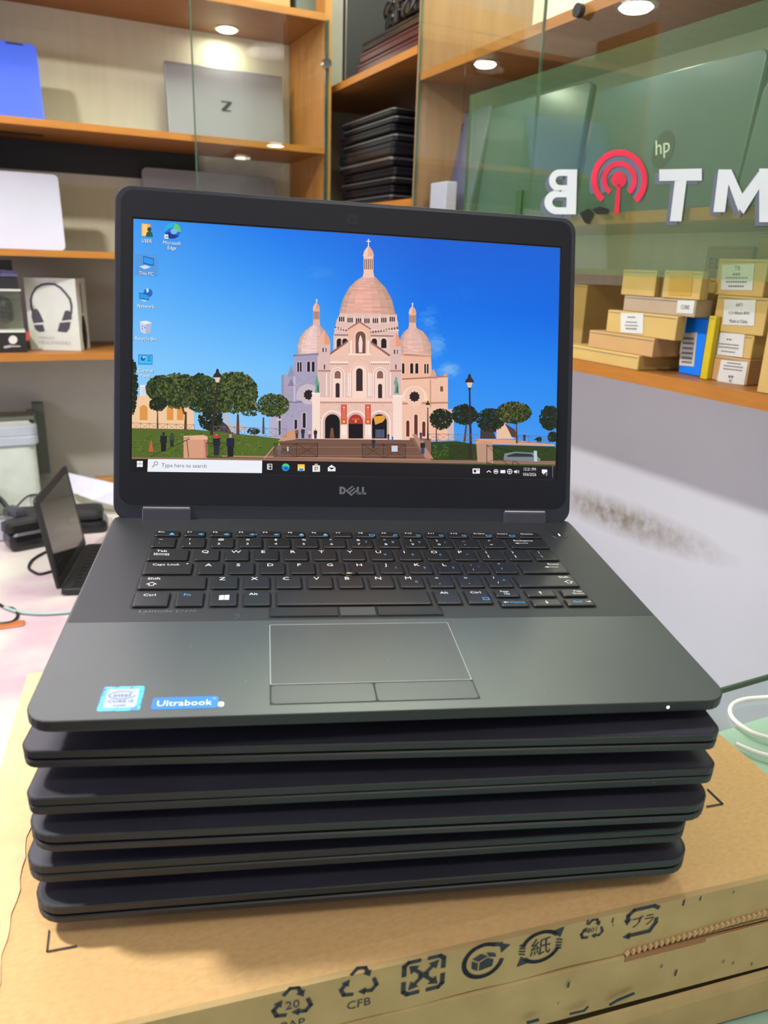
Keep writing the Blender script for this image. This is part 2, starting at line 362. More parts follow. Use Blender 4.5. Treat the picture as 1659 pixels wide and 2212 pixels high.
# glass doors
def pane(name, label, m, P0, P1, z0, z1, t=5):
    P0 = Vector(P0); P1 = Vector(P1); d = (P1-P0).normalized(); n = Vector((-d.y, d.x, 0))*t/2
    r = thing(name, label, 'glass door', ((P0+P1)/2).to_tuple()[:2]+(z0,))
    q = [(P0-n), (P1-n), (P1+n), (P0+n)]
    MB().add([(v.x, v.y, z0) for v in q[:2]]+[(q[1].x, q[1].y, z1), (q[0].x, q[0].y, z1)], [(0, 1, 2, 3)]).build('glass_sheet', m, r, recalc=False)
    for a in (P0, P1):
        w = d*1.6
        MB().loft([[(a+w*sx+n*sy).to_tuple()[:2]+(z,) for sx, sy in ((-1, -1), (1, -1), (1, 1), (-1, 1))] for z in (z0, z1)]).build('polished_edge', 'gedge', r)
    return r
gl = pane('glass_door', 'clear sliding glass door over the right end of the left cabinet', 'glass', (490, 2150, 0), (852, 2150, 0), 1, 599)
c = ony(703, 139, 2146)
MB().disc((c.x, c.y, c.z), (0, -1, 0), 13, 16, 24, 12).build('lock_knob', 'chrome', gl, smooth=False)
ga = pane('glass_door', 'sliding glass door with a green reflection painted on it: mirrored white letters and a red emblem', 'reflection_glass', (878, 1449, 0), (878, 480, 0), -8, 318)
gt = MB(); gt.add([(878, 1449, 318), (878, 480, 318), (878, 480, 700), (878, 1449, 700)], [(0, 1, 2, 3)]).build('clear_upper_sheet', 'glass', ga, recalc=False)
gb = pane('glass_door', 'clear sliding glass door behind the green-hazed one, beside the pale divider', 'glass', (886, 1688, 0), (886, 1238, 0), 90, 700)
c = onx(1256, 24, 874); MB().disc(c, (-1, 0, 0), 10, 10, 20).build('finger_knob', 'blackm', ga)
c = onx(1131, 440, 884)
MB().box(872, 884, c.y-9, c.y+9, c.z-28, c.z+22).build('edge_guard', mat('green_rubber', (40, 78, 34), 0.6), gb)
# sign reflection painted as flat lettering on the green pane (plane X = 875)
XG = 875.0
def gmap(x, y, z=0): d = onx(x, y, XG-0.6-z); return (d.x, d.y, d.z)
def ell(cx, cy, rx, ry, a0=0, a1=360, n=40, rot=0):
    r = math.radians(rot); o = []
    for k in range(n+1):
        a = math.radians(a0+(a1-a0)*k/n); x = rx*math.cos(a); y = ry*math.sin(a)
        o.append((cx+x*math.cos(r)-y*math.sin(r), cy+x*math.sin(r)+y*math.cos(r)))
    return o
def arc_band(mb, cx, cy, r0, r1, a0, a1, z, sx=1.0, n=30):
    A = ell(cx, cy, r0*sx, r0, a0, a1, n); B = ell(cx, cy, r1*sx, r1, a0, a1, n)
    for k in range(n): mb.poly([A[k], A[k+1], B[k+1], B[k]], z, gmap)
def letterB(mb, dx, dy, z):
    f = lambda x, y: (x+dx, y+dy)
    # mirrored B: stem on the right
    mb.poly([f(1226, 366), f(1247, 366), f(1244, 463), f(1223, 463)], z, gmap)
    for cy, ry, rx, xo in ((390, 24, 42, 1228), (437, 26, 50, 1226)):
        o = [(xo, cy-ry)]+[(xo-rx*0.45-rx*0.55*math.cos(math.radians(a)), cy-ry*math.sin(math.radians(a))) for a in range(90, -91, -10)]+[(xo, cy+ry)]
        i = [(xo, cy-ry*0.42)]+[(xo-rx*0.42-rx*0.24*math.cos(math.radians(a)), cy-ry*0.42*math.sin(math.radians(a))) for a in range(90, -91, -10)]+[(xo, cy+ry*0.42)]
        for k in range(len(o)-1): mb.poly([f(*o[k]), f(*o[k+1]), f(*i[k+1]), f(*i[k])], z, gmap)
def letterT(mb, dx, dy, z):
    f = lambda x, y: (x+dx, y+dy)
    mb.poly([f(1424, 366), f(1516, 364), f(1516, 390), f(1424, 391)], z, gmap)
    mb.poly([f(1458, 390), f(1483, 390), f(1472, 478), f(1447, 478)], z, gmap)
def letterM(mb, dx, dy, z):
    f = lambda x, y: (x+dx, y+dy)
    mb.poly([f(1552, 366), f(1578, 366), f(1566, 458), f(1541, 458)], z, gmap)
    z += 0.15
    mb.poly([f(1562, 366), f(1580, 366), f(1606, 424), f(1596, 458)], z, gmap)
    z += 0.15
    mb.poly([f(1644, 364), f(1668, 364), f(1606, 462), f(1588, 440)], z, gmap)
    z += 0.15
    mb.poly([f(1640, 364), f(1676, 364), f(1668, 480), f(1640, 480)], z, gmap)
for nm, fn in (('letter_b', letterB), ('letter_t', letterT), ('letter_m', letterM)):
    s = MB(); fn(s, -9, 8, 0.0); so = s.build('reflected_letter_edge', 'grey_refl', ga, recalc=False, label='grey offset edge of a painted reflected letter')
    s = MB(); fn(s, 0, 0, 1.0); s.build('letter', 'letter', ga, recalc=False, label='white letter of the reflected sign, painted on the glass')
s = MB(); arc_band(s, 1334, 398, 44, 66, 160, 398, 0.0, 0.93); arc_band(s, 1334, 398, 24, 42, 150, 390, 0.0, 0.93); s.build('reflected_emblem_edge', 'grey_refl', ga, recalc=False)
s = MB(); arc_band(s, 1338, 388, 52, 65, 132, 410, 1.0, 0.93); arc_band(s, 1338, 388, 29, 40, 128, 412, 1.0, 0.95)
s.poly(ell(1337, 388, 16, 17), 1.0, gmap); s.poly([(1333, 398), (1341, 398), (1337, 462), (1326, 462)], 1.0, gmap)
s.build('reflected_broadcast_emblem', 'red_refl', ga, recalc=False, label='red broadcast mark of the reflected sign, painted with two rings and a mast')
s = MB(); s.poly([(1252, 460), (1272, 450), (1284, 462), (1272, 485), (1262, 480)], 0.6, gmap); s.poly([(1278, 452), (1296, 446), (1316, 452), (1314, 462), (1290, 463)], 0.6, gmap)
s.build('leaf_patch', 'emblem', ga, recalc=False)  # dark green leaf-shaped patches on the pane

# ------------------------------------------------------------------ things standing on the left cabinet
def standing(label, m, pxl, pxr, pyt, ybot, ytop, zb, side='y', thick=16, group=None, xl=None, nm='laptop', edge=None, r=12, kbd=None):
    """a laptop standing on its long edge, leaning back, faces -Y (side 'y') or -X (side 'x')"""
    if side == 'y':
        a = ony(pxl, pyt, ytop); b = ony(pxr, pyt, ytop); a0 = a.x if xl is None else xl; w = b.x-a0
        T = lambda u, v: Vector((a0+u, ybot+(ytop-ybot)*v/h, zb+v*(a.z-zb)/h)); h = math.hypot(a.z-zb, ytop-ybot)
        n = Vector((0, -(a.z-zb), ytop-ybot)).normalized()
    else:
        a = onx(pxl, pyt, ytop); b = onx(pxr, pyt, ytop); a0 = a.y; w = a.y-b.y if xl is None else xl
        h = math.hypot(a.z-zb, ytop-ybot)
        T = lambda u, v: Vector((ybot+(ytop-ybot)*v/h, a0-u, zb+v*(a.z-zb)/h))
        n = Vector((-(a.z-zb), 0, ytop-ybot)).normalized()
    t = thing(nm, label, 'laptop', T(w/2, 0), group=group)
    P = lambda u, v, d: T(u, v)+n*d
    def slab(d0, d1, name, mm, par, ins=0):
        pts = rrect(ins, w-ins, ins, h-ins, r, 5)
        return MB().loft([[P(x, y, d0-0.0) for x, y in pts], [P(x, y, d1) for x, y in pts]]).build(name, mm, par, bevel=1.5)
    slab(-thick*0.45, 0, 'lid', m, t)
    slab(-thick, -thick*0.5, 'base', edge or 'blackm', t, 1)
    return t, P, w, h
t, P, w, h = standing('bright blue laptop standing tented at the left end of the top cabinet shelf', 'bluelid', 0, 77, 86, 2250, 2300, 294, xl=-200)
MB().loft([[P(w-4, 0, -8), P(w-2, 0, -70), P(20, 0, -70), P(20, 0, -8)], [P(w-4, h-4, -8), P(w-4, h-4, -14), P(20, h-4, -14), P(20, h-4, -8)]]).build('tented_base', 'blackm', t)
MB().add([P(w-70, h-7, 0.5), P(w-28, h-7, 0.5), P(w-32, h-2, 0.5), P(w-66, h-2, 0.5)], [(0, 1, 2, 3)]).build('webcam_notch', 'blackm', t)
t, P, w, h = standing('grey laptop with a dark Z on its lid, standing on the upper shelf behind glass', 'silver', 354, 609, 130, 2380, 2404, 294, r=5)
s = MB(); c = (w*0.50, h*0.54); zz = [(-17, 13), (15, 13), (15, 8), (-3, -10), (11, -10), (11, -14), (-17, -14), (-17, -9), (2, 9), (-17, 9)]
s.add([P(c[0]+x*0.95, c[1]+y, 0.6) for x, y in zz], [tuple(range(len(zz)))]); s.build('z_mark', 'blackm', t)
t, P, w, h = standing('white laptop standing tented on the middle shelf at the left edge', 'white', 0, 124, 368, 2220, 2262, 1, xl=-200)
MB().loft([[P(w-4, 0, -8), P(w-2, 0, -78), P(20, 0, -78), P(20, 0, -8)], [P(w-4, h-4, -8), P(w-4, h-4, -12), P(20, h-4, -12), P(20, h-4, -8)]]).build('tented_base', 'olive', t)
t, P, w, h = standing('pale grey laptop on the middle shelf, half hidden behind the open laptop', 'silver', 305, 592, 360, 2370, 2400, 1, r=16)
# boxes on top of the left cabinet
def crate(name, label, cat, x0, x1, y0, y1, z0, z1, m, group=None, bevel=1.5):
    t = thing(name, label, cat, ((x0+x1)/2, (y0+y1)/2, z0), group=group)
    b = MB().box(x0, x1, y0, y1, z0, z1).build('body', m, t, bevel=bevel)
    return t, b
a = ony(395, 5, 2230); b = ony(627, 20, 2230)
t, bb = crate('cardboard_box', 'long tan cardboard box lying on top of the left cabinet', 'box', a.x-260, b.x, 2230, 2420, 615, 720, 'kraftB')
MB().box(a.x-260, b.x, 2229, 2231, 655, 659).build('lid_seam', 'grey_ink', t)
a = ony(640, 30, 2230); b = ony(702, 30, 2230)
t, bb = crate('plastic_case', 'grey plastic case beside the cardboard box on top of the left cabinet', 'case', a.x, b.x-2, 2230, 2420, 615, 740, 'dgreen', bevel=6)
MB().box(a.x, b.x-2, 2229, 2231, 690, 694).build('lid_seam', 'blackm', t)
# headphone box, turned a little so that its right side shows
HC = onz(175.5, 758.5, -252); th = math.radians(22); HU = Vector((-math.cos(th), math.sin(th), 0)); HW = Vector((math.sin(th), math.cos(th), 0))
zt = onplane(171, 602, HC, HW).z; hw = (onplane(60, 680, HC, HW)-HC).dot(HU)+2; hdp = 82
t = thing('headphone_box', 'white carton printed with black headphones on the lower cabinet shelf', 'box', tuple(HC+HU*hw/2+HW*hdp/2))
TH = Matrix(((HU.x, HW.x, 0, HC.x), (HU.y, HW.y, 0, HC.y), (0, 0, 1, 0), (0, 0, 0, 1)))
MB(TH).box(0, hw, 0, hdp, -252, zt).build('carton', 'paper', t, bevel=1)
def fm(px, py, z=0): return tuple(onplane(px, py, HC-HW*(0.5+z), HW))
s = MB()
hb = [(72, 678), (67.5, 662), (66.5, 648), (70, 634), (78, 622), (90, 615), (104, 613), (118, 614), (131, 622), (142, 634), (151, 646), (154.5, 660), (154, 676)]
s.stroke(hb, 4.6, 0.2, fm); s.build('headband_print', 'headp', t, recalc=False)
for q in ([(69, 668), (80, 667), (86, 676), (95, 696), (72, 698), (68, 684)], [(73, 702), (93, 701), (97, 716), (84, 717), (76, 711)],
          [(133, 693), (140, 672), (147, 670), (155, 676), (155, 690)], [(129, 697), (153, 695), (150, 710), (144, 718), (124, 716)]): MB().poly(q, 0.3, fm).build('ear_cup_print', 'headp', t, recalc=False)
s = MB(); s.text('WIRELESS', 0, 0, 9, 0.2, 1.1, 'LEFT', lambda x, y, z: tuple(HC+HU*(hw-22-x)-HW*0.7+Vector((0, 0, 30+y)))); s.text('HEADPHONES', 0, 0, 13, 0.2, 1.0, 'LEFT', lambda x, y, z: tuple(HC+HU*(hw-22-x)-HW*0.7+Vector((0, 0, 16+y))))
s.build('print', 'pgrey', t, recalc=False)
s = MB(TH)
s.loft([[(-0.5, 34, zt-12), (-0.5, 40, zt-12), (-0.5, 42, zt-90), (-0.5, 36, zt-90)], [(-0.9, 34, zt-12), (-0.9, 40, zt-12), (-0.9, 42, zt-90), (-0.9, 36, zt-90)]])
pts = [(30, zt-96), (44, zt-96), (56, zt-120), (60, zt-150), (54, zt-178), (44, zt-188), (30, zt-184), (22, zt-160), (22, zt-130)]
s.loft([[(x_, a, b) for a, b in pts] for x_ in (-0.5, -0.9)]); s.build('side_print', 'blackm', t, kind=None)
# controller box
y0 = 2208; xr = ony(58, 740, y0).x; xl_ = -60
def cm(px, py, z=0): d = ony(px, py, y0-0.5-z); return (d.x, d.y, d.z)
z1 = ony(30, 628, y0).z; z2 = ony(30, 718, y0).z; zt = ony(20, 562, y0).z
t = thing('controller_box', 'black carton with a clear window holding a black game controller, at the left edge', 'box', ((xr+xl_)/2, y0+20, -252))
MB().box(xl_, xr, y0, y0+60, -252, z2).build('base_carton', 'blackm', t, bevel=1)
MB().box(xl_, xr-6, y0, y0+60, z1, z1+32).build('top_carton', 'blackm', t, bevel=1)
MB().box(xl_, xr-14, y0+14, y0+44, z1+32, zt).build('hang_tab', 'blackm', t, bevel=1)
MB().add([cm(0, 582), cm(36, 585), cm(38, 597), cm(0, 597)], [(0, 1, 2, 3)]).build('violet_stripe', 'violet', t, recalc=False)
MB().box(xl_+2, xr-3, y0+56, y0+58, z2, z1).build('rear_panel', 'olive', t)
for zz in (z1-1, z2): MB().box(xl_, xr-1, y0-2, y0+58, zz, zz+5).build('window_rim', 'paper', t)
wi = MB(); wi.add([(xl_, y0, z2+5), (xr-3, y0, z2+5), (xr-3, y0, z1-1), (xl_, y0, z1-1)], [(0, 1, 2, 3)]); wi.build('window', 'clear', t, recalc=False)
c = ony(4, 670, y0+30); s = MB(); s.loft([ring(-26, 26, -36, 36, 24, i, d) for i, d in ((8, -12), (0, -5), (0, 5), (8, 12))])
for k in range(len(s.v)): v = s.v[k]; s.v[k] = Vector((c.x+v.x, c.y+v.z, c.z+v.y))
s.build('controller', 'blackp', t, smooth=True)
MB().poly(ell(28, 734, 9.5, 9), 0.3, cm).build('round_mark', 'paper', t, recalc=False)
s = MB(); s.stroke([(10, 750), (22, 748)], 5, 0.3, cm); s.stroke([(24, 748), (43, 748)], 3, 0.3, cm); s.build('print', 'pgrey', t, recalc=False)
MB().poly([(56, 716), (64, 716), (64, 735), (56, 735)], 0.3, cm).build('red_tag', 'redtag', t, recalc=False)

# ------------------------------------------------------------------ corner bay: laptops in a stack
def xbox(pxl, pxc, pxr, yb, yt, zb, X=None):
    """axis aligned box whose near left vertical edge is seen at column pxc, standing at height zb"""
    if X is None: c = onz(pxc, yb, zb)
    else:
        c = onx(pxc, yb, X)
    l = ray(pxl, yb); Yl = c.x*l.y/l.x
    r = ray(pxr, yb); Xr = c.y*r.x/r.y
    zt = onx(pxc, yt, c.x).z
    return c.x, Xr, c.y, Yl, (zb if zb is not None else c.z), zt
z = 143.5; c0 = onz(848, 437, 143.5); c0.x = max(c0.x, XF+8)
ys = 1706+60
ths = [20, 22, 18, 23, 24, 30, 22, 20, 18, 19]
pat = [('dark thick laptop with a silver rim', 1), ('plain black laptop', 0), ('black laptop with a shiny corner', 1), ('plain black laptop', 0), ('black laptop with a bright silver lid edge', 1), ('thick black laptop', 0), ('black laptop with a grey lid edge', 1), ('black laptop with a shiny corner', 0), ('thin black laptop', 1), ('topmost thin black laptop', 0)]
ords = ['lowest', 'second', 'third', 'fourth', 'fifth', 'sixth', 'seventh', 'eighth', 'ninth', 'topmost']
Yc = onx(848, 330, XF+10).y
for k, th in enumerate(ths):
    dx = [0, 6, 2, 9, 3, -3, 8, 2, 7, 4][k]; dy = [0, 8, -5, 3, 12, -6, 2, 9, 0, 6][k]
    x0, x1, y0, y1 = XF+8+dx, XF+232+dx, Yc+dy, Yc+dy+330+[40, -10, 0, 5, 0, 30, 0, 8, 0, 0][k]*0.4
    t = thing('closed_laptop', 'closed black laptop in the corner bay stack, %s from the bottom' % ords[k] if k not in (0, 9) else 'closed black laptop, %s of the corner bay stack' % ords[k], 'laptop', ((x0+x1)/2, (y0+y1)/2, z), group='closed laptops stacked in the corner bay')
    h = th-1
    MB().loft([ring(x0, x1, y0, y1, 12, i, zz, 4) for i, zz in ((5, z), (0, z+4), (0, z+h*0.58), (1, z+h*0.6))]).build('base', 'blackp', t)
    l = MB().loft([ring(x0, x1, y0, y1, 12, i, zz, 4) for i, zz in ((1, z+h*0.62), (0, z+h*0.66), (0, z+h*0.9), (3, z+h))]).build('lid', 'blackp', t)
    if k in (0, 2, 4, 6, 8, 9): MB().loft([ring(x0-0.8, x1, y0-0.8, y1, 12, 0, zz, 4) for zz in (z+h*0.66, z+h*(0.8 if k != 4 else 0.92))]).build('rim', 'greyedge', l, label='silver rim')
    z += th
z = 457.5
t = thing('upright_laptop', 'black laptop standing on its side in the upper corner bay', 'laptop', (1010, 2120, z))
MB().loft([[(xx, yy, zz) for yy, zz in rrect(2126, 2148, z, z+226, 6, 4)] for xx in (XF+4, 1160)]).build('body', 'blackm', t)
MB().box(XF+2, XF+5, 2124, 2128, z+4, z+222).build('rim', 'greyedge', t)
zz = z
for k, (nm, m) in enumerate((('maroon laptop, lower of two in the upper corner bay', 'maroon'), ('maroon laptop, upper of two in the upper corner bay', 'maroon'), ('black laptop on the two maroon ones in the upper corner bay', 'blackp'))):
    t = thing('closed_laptop', 'closed '+nm, 'laptop', (1020, 1880, zz))
    x0, x1, y0, y1 = XF+6+k*4, 1160, 1712, 2060-k*6
    MB().loft([ring(x0, x1, y0, y1, 10, i, q, 4) for i, q in ((4, zz), (0, zz+3), (0, zz+14), (1, zz+15))]).build('base', m, t)
    MB().loft([ring(x0, x1, y0, y1, 10, i, q, 4) for i, q in ((1, zz+15.5), (0, zz+17), (0, zz+21), (3, zz+24))]).build('lid', m, t)
    zz += 25
for k, (dx, dy, dz, a) in enumerate(((0, 0, 0, 0.1), (14, 130, 0, -0.25), (10, 30, 34, 0.3), (20, 150, 34, -0.1))):
    t = thing('power_adapter', ['black power adapter nearest the divider on the upper corner bay stack', 'black power adapter at the far end of the upper corner bay stack', 'black power adapter piled over the one nearest the divider', 'black power adapter piled over the far one in the corner bay'][k], 'adapter', (XF+30+dx, 1760+dy, zz+dz), Rz(a))
    MB().loft([ring(-22, 60, -50, 50, 8, i, q, 3) for i, q in ((3, 0), (0, 3), (0, 27), (3, 31))]).build('housing', 'blackp', t, local=True)
    MB().tube([(-24+6*math.sin(a2*0.9), -30+a2*4, 16+14*math.sin(a2*0.8)) for a2 in [q*0.5 for q in range(30)]], 2.6, 6).build('cable', 'cable', t, local=True)

# ------------------------------------------------------------------ right cabinet: upright laptops
def xstand(label, m, pl, pr, pyt, xb_, xt_, zb, xl=None, **k):
    return standing(label, m, pl, pr, pyt, xb_, xt_, zb, side='x', xl=xl, **k)
t, P, w, h = xstand('smaller dark grey laptop upright behind the mirrored letter B', 'teal', 1064, 1272, 234, 985, 1012, 86, r=10)
t, P, w, h = xstand('large dark grey laptop upright with an oval emblem on its lid', 'teal', 1292, 1645, 196, 945, 968, 86, r=14)
ec = onx(1433, 327, 978)
def em(u, v, d): return P(u, v, d)
# emblem position in lid coordinates
best = min(((abs((P(u, v, 0)-EYE*0).x*ray(1433, 327).y-P(u, v, 0).y*ray(1433, 327).x)+abs(P(u, v, 0).z*ray(1433, 327).x-P(u, v, 0).x*ray(1433, 327).z), u, v) for u in range(0, int(w), 6) for v in range(0, int(h), 6)))
eu, ev = best[1], best[2]
MB().loft([[P(x, y, d) for x, y in ell(eu, ev, 22, 27, 0, 351, 39)] for d in (0.2, 1.6)]).build('oval_emblem', 'emblem', t)
s = MB(); s.text('hp', 0, -7, 34, 0, 1.0, 'CENTER', lambda x, y, z: tuple(P(eu+(x*0.94-y*0.3), ev+y*0.95+x*0.1, 2.0))); s.build('emblem_lettering', 'legend', t, recalc=False)
t, P, w, h = xstand('dark grey laptop upright at the right edge, overlapping the one with the emblem', 'teal', 1652, 1900, 178, 940, 962, 86, xl=300, r=14)
# leaning slate laptop seen end on, and a pale card in front of the divider
a = onx(1000, 252, 1010); y1_ = a.y+28
t, P, w, h = xstand('slate blue laptop leaning upright beside the pale divider', 'slate', 966, 1060, 252, 960, 1010, 86, r=10)
s = MB(); s.stroke([(w*0.42-8, h*0.86-8), (w*0.42+8, h*0.86+8)], 4, 0, lambda x, y, z: tuple(P(x, y, 0.7))); s.stroke([(w*0.42-8, h*0.86+8), (w*0.42+8, h*0.86-8)], 4, 0, lambda x, y, z: tuple(P(x, y, 0.7)))
s.build('x_mark', 'blackm', t, recalc=False)
q = xbox(898, 968, 985, 455, 392, None, X=920)
t = thing('white_card_box', 'small pale card box on the shelf in front of the slate laptop', 'box', (930, q[2]+40, 86))
MB().box(912, 940, q[2], q[2]+72, 86, q[5]).build('carton', 'white', t, bevel=2)

# ------------------------------------------------------------------ right cabinet: kraft boxes on the lowest shelf
ZS = -149.5; TOP = {}
XA = max(XF+3, onz(1375, 811, ZS).x); XK = max(XF+3, onz(1611, 833, ZS).x)
def kraft(key, label, m, pl, pc, pr, yb, yt, on=None, X=None, name='kraft_box', deep=None, tab=False):
    zb = ZS if on is None else TOP[on]
    X = max(XF+3, onz(pc, yb, zb).x if X is None else X)
    x0, x1, y0, y1, zb, zt = xbox(pl, pc, pr, yb, yt, zb, X=X)
    x0 = max(x0, XF+3)
    if deep: x1 = x0+deep
    x1 = min(x1, XR-14)
    t = thing(name, label, 'box', ((x0+x1)/2, (y0+y1)/2, zb), group=None)
    MB().box(x0, x1, y0, y1, zb, zt).build('carton', m, t, bevel=1.2)
    MB().box(x0-0.4, x0+0.6, y0+3, y1-3, zt-4.2, zt-3.4).build('flap_line', 'grey_ink', t)
    TOP[key] = zt+0.3; FX[key] = (t, x0)
    return t
FX = {}
def stick(key, quad, lines, ink='grey_ink', m='paper'):
    t, x0 = FX[key]; f = lambda px, py: onx(px, py, x0-0.8)
    q = [f(*p) for p in quad]
    l = MB().add(q, [(0, 1, 2, 3)]).build('label', m, t, recalc=False)
    o, ex, ey = q[3], (q[2]-q[3]), (q[0]-q[3])   # quad: TL TR BR BL
    W_, H_ = ex.length, ey.length; s = MB()
    for (txt, cy, size, sx) in lines:
        if txt == '-':      # a run of print too small to read
            n = int(sx*14)
            for k in range(n):
                u0 = 0.5-sx/2+sx*k/n; u1 = u0+sx/n*0.7; y_ = cy
                s.add([o+ex*u0+ey*(y_-size/2)-Vector((0.5, 0, 0)), o+ex*u1+ey*(y_-size/2)-Vector((0.5, 0, 0)), o+ex*u1+ey*(y_+size/2)-Vector((0.5, 0, 0)), o+ex*u0+ey*(y_+size/2)-Vector((0.5, 0, 0))], [(0, 1, 2, 3)])
        else:
            s.text(txt, 0, 0, 1, 0, 1, 'CENTER', lambda x, y, z: tuple(o+ex*(0.5+x*size*sx*H_/W_)+ey*(cy-size*0.35+y*size)-Vector((0.5, 0, 0))))
    s.build('print', ink, l, recalc=False)
kraft('A', 'long flat kraft box lying at the bottom of the left pile on the lowest shelf', 'kraftA', 1215, 1375, 1465, 811, 768)
kraft('B', 'flat tan kraft box, second from the bottom of the left pile', 'kraftB', 1268, 1409, 1468, 764, 731, on='A', X=XA+5)
kraft('T', 'tall kraft box at the back left of the pile, next to the open laptop', 'kraftA', 1215, 1257, 1338, 724, 615, X=1030)
kraft('C', 'yellow kraft box with a white label, third from the bottom of the left pile', 'kraftA', 1307, 1458, 1475, 728, 683, on='B', X=XA+9)
kraft('D', 'pale grey-brown flat box with a small label, under the two small kraft boxes', 'kraftC', 1344, 1500, 1536, 680, 648, on='C', X=XA+16)
kraft('E', 'small kraft box, left of the two on top of the pile', 'kraftA', 1341, 1413, 1428, 634, 584, on='D', X=XA+14)
kraft('F', 'small kraft box with a tape band, right of the two on top of the pile', 'kraftA', 1429, 1511, 1523, 640, 586, on='D', X=XA+14)
kraft('Y', 'narrow yellow box squeezed behind the blue box', 'yellow', 1519, 1534, 1545, 768, 682, X=925, name='yellow_box')
kraft('U', 'slim blue box standing upright between the two piles', 'bluebox', 1464, 1511, 1518, 813, 682, name='blue_box')
kraft('K', 'kraft box with a tall white label at the bottom of the right pile', 'kraftB', 1527, 1611, 1690, 833, 776)
kraft('J', 'kraft box with a white label, second from the bottom of the right pile', 'kraftA', 1530, 1621, 1650, 775, 724, on='K', X=XK+3)
kraft('I', 'kraft box reading Made in China in the right pile', 'kraftA', 1537, 1648, 1690, 721, 643, on='J', X=XK+1)
kraft('H', 'kraft box with a large TB label on top of the right pile', 'kraftA', 1541, 1647, 1690, 638, 560, on='I', X=XK+2)
kraft('G', 'tan box printed EL standing behind the top of the right pile', 'kraftB', 1518, 1616, 1640, 605, 532, X=1010)
kraft('N', 'small kraft box wedged behind the left side of the right pile', 'kraftA', 1524, 1545, 1552, 660, 602, X=960)
kraft('O', 'kraft box at the right edge above the labelled pile', 'kraftA', 1632, 1680, 1720, 560, 506, X=990)
kraft('Q', 'kraft box at the right edge beside the Made in China box', 'kraftA', 1646, 1720, 1760, 782, 702, X=900)
stick('H', [(1560, 572), (1630, 570), (1625, 627), (1557, 626)], [('TB', 0.86, 0.24, 1.0), ('-', 0.62, 0.08, 0.25), ('-', 0.48, 0.05, 0.7), ('-', 0.32, 0.05, 0.66), ('-', 0.15, 0.06, 0.5)])
stick('I', [(1565, 647), (1633, 648), (1629, 704), (1561, 701)], [('6471', 0.80, 0.20, 0.9), ('11.1V-4400mAh 48WH', 0.48, 0.17, 0.62), ('Made in China', 0.16, 0.2, 0.75)])
stick('J', [(1547, 717), (1609, 722), (1604, 772), (1543, 765)], [('-', 0.72, 0.06, 0.2), ('-', 0.5, 0.05, 0.7), ('-', 0.36, 0.05, 0.72), ('-', 0.18, 0.05, 0.5)])
stick('K', [(1558, 777), (1616, 782), (1607, 832), (1548, 824)], [('-', 0.9, 0.05, 0.5), ('-', 0.76, 0.05, 0.7), ('-', 0.62, 0.05, 0.7), ('-', 0.3, 0.1, 0.2), ('42', 0.12, 0.22, 0.9)])
stick('C', [(1341, 676), (1390, 677), (1389, 721), (1340, 718)], [('-', 0.8, 0.06, 0.35), ('-', 0.55, 0.05, 0.5), ('-', 0.38, 0.05, 0.6), ('-', 0.22, 0.07, 0.5)])
stick('D', [(1464, 649), (1501, 649), (1497, 678), (1461, 676)], [('COINS', 0.5, 0.5, 0.62)])
stick('U', [(1473, 720), (1506, 718), (1499, 792), (1467, 789)], [('-', 0.85, 0.06, 0.7), ('-', 0.7, 0.06, 0.75), ('-', 0.55, 0.06, 0.7), ('-', 0.4, 0.06, 0.75), ('-', 0.25, 0.06, 0.7), ('-', 0.12, 0.06, 0.7)])
t, x0 = FX['G']; c = onx(1528, 579, x0-1)
s = MB(); s.text('EL', 0, 0, 22, 0, 1.1, 'LEFT', lambda x, y, z: (x0-0.8, c.y-x, c.z+y)); s.build('print', 'ink', t, recalc=False)
t, x0 = FX['F']; q = [onx(*p_, x0-0.6) for p_ in ((1447, 587), (1497, 587), (1493, 639), (1444, 637))]
MB().add(q, [(0, 1, 2, 3)]).build('tape_band', mat('brown_tape', (190, 152, 66), 0.4), t, recalc=False)

# ------------------------------------------------------------------ table, counter
ZT = -700
t = thing('table', 'long table under a shiny cream cover with pink swirls', 'table', (300, 1700, FZ))
MB().box(-1200, 800, 700, YB-4, ZT-22, ZT).build('top', 'cover', t, bevel=3)
for x in (-1150, 750):
    for y in (760, YB-60): MB().box(x-22, x+22, y-22, y+22, FZ, ZT-22).build('leg', 'board', t)
cn = thing('display_counter', 'pale green glass-topped counter under the cardboard cartons', 'counter', (400, 300, FZ))
ZCN = -415
MB().box(-60, 1150, -120, 426, FZ, ZCN-4).build('body', 'counter', cn, bevel=3)
MB().add([(30, -120, ZCN-0.4), (1150, -120, ZCN-0.4), (1150, 475, ZCN-0.4), (30, 475, ZCN-0.4)], [(0, 1, 2, 3)]).build('glass_top', 'sheet', cn)
MB().box(30, 1150, 474.5, 477, ZCN-5, ZCN+1).build('polished_edge', 'gedge', cn)
# ------------------------------------------------------------------ cartons under the laptops
BA = math.radians(-9.5); BU = Vector((math.cos(BA), math.sin(BA), 0)); BV = Vector((-math.sin(BA), math.cos(BA), 0))
ZB = -315.0
RB = Matrix.Rotation(BA, 3, 'Z')
def binv(P): return Vector((P.dot(BU), P.dot(BV), P.z))
U0, U1, V0, V1 = -110, 376, 263, 586
bt = thing('shipping_carton', 'large kraft shipping carton under the laptops, top of two, printed with recycling marks', 'box', tuple(BU*133+BV*424+Vector((0, 0, -382))))
TB = RB.to_4x4()
def bm_(): return MB(TB)
bm_().box(U0+3, U1-3, V0+3, V1-3, -382, -319).build('body', 'cardside', bt, bevel=2)
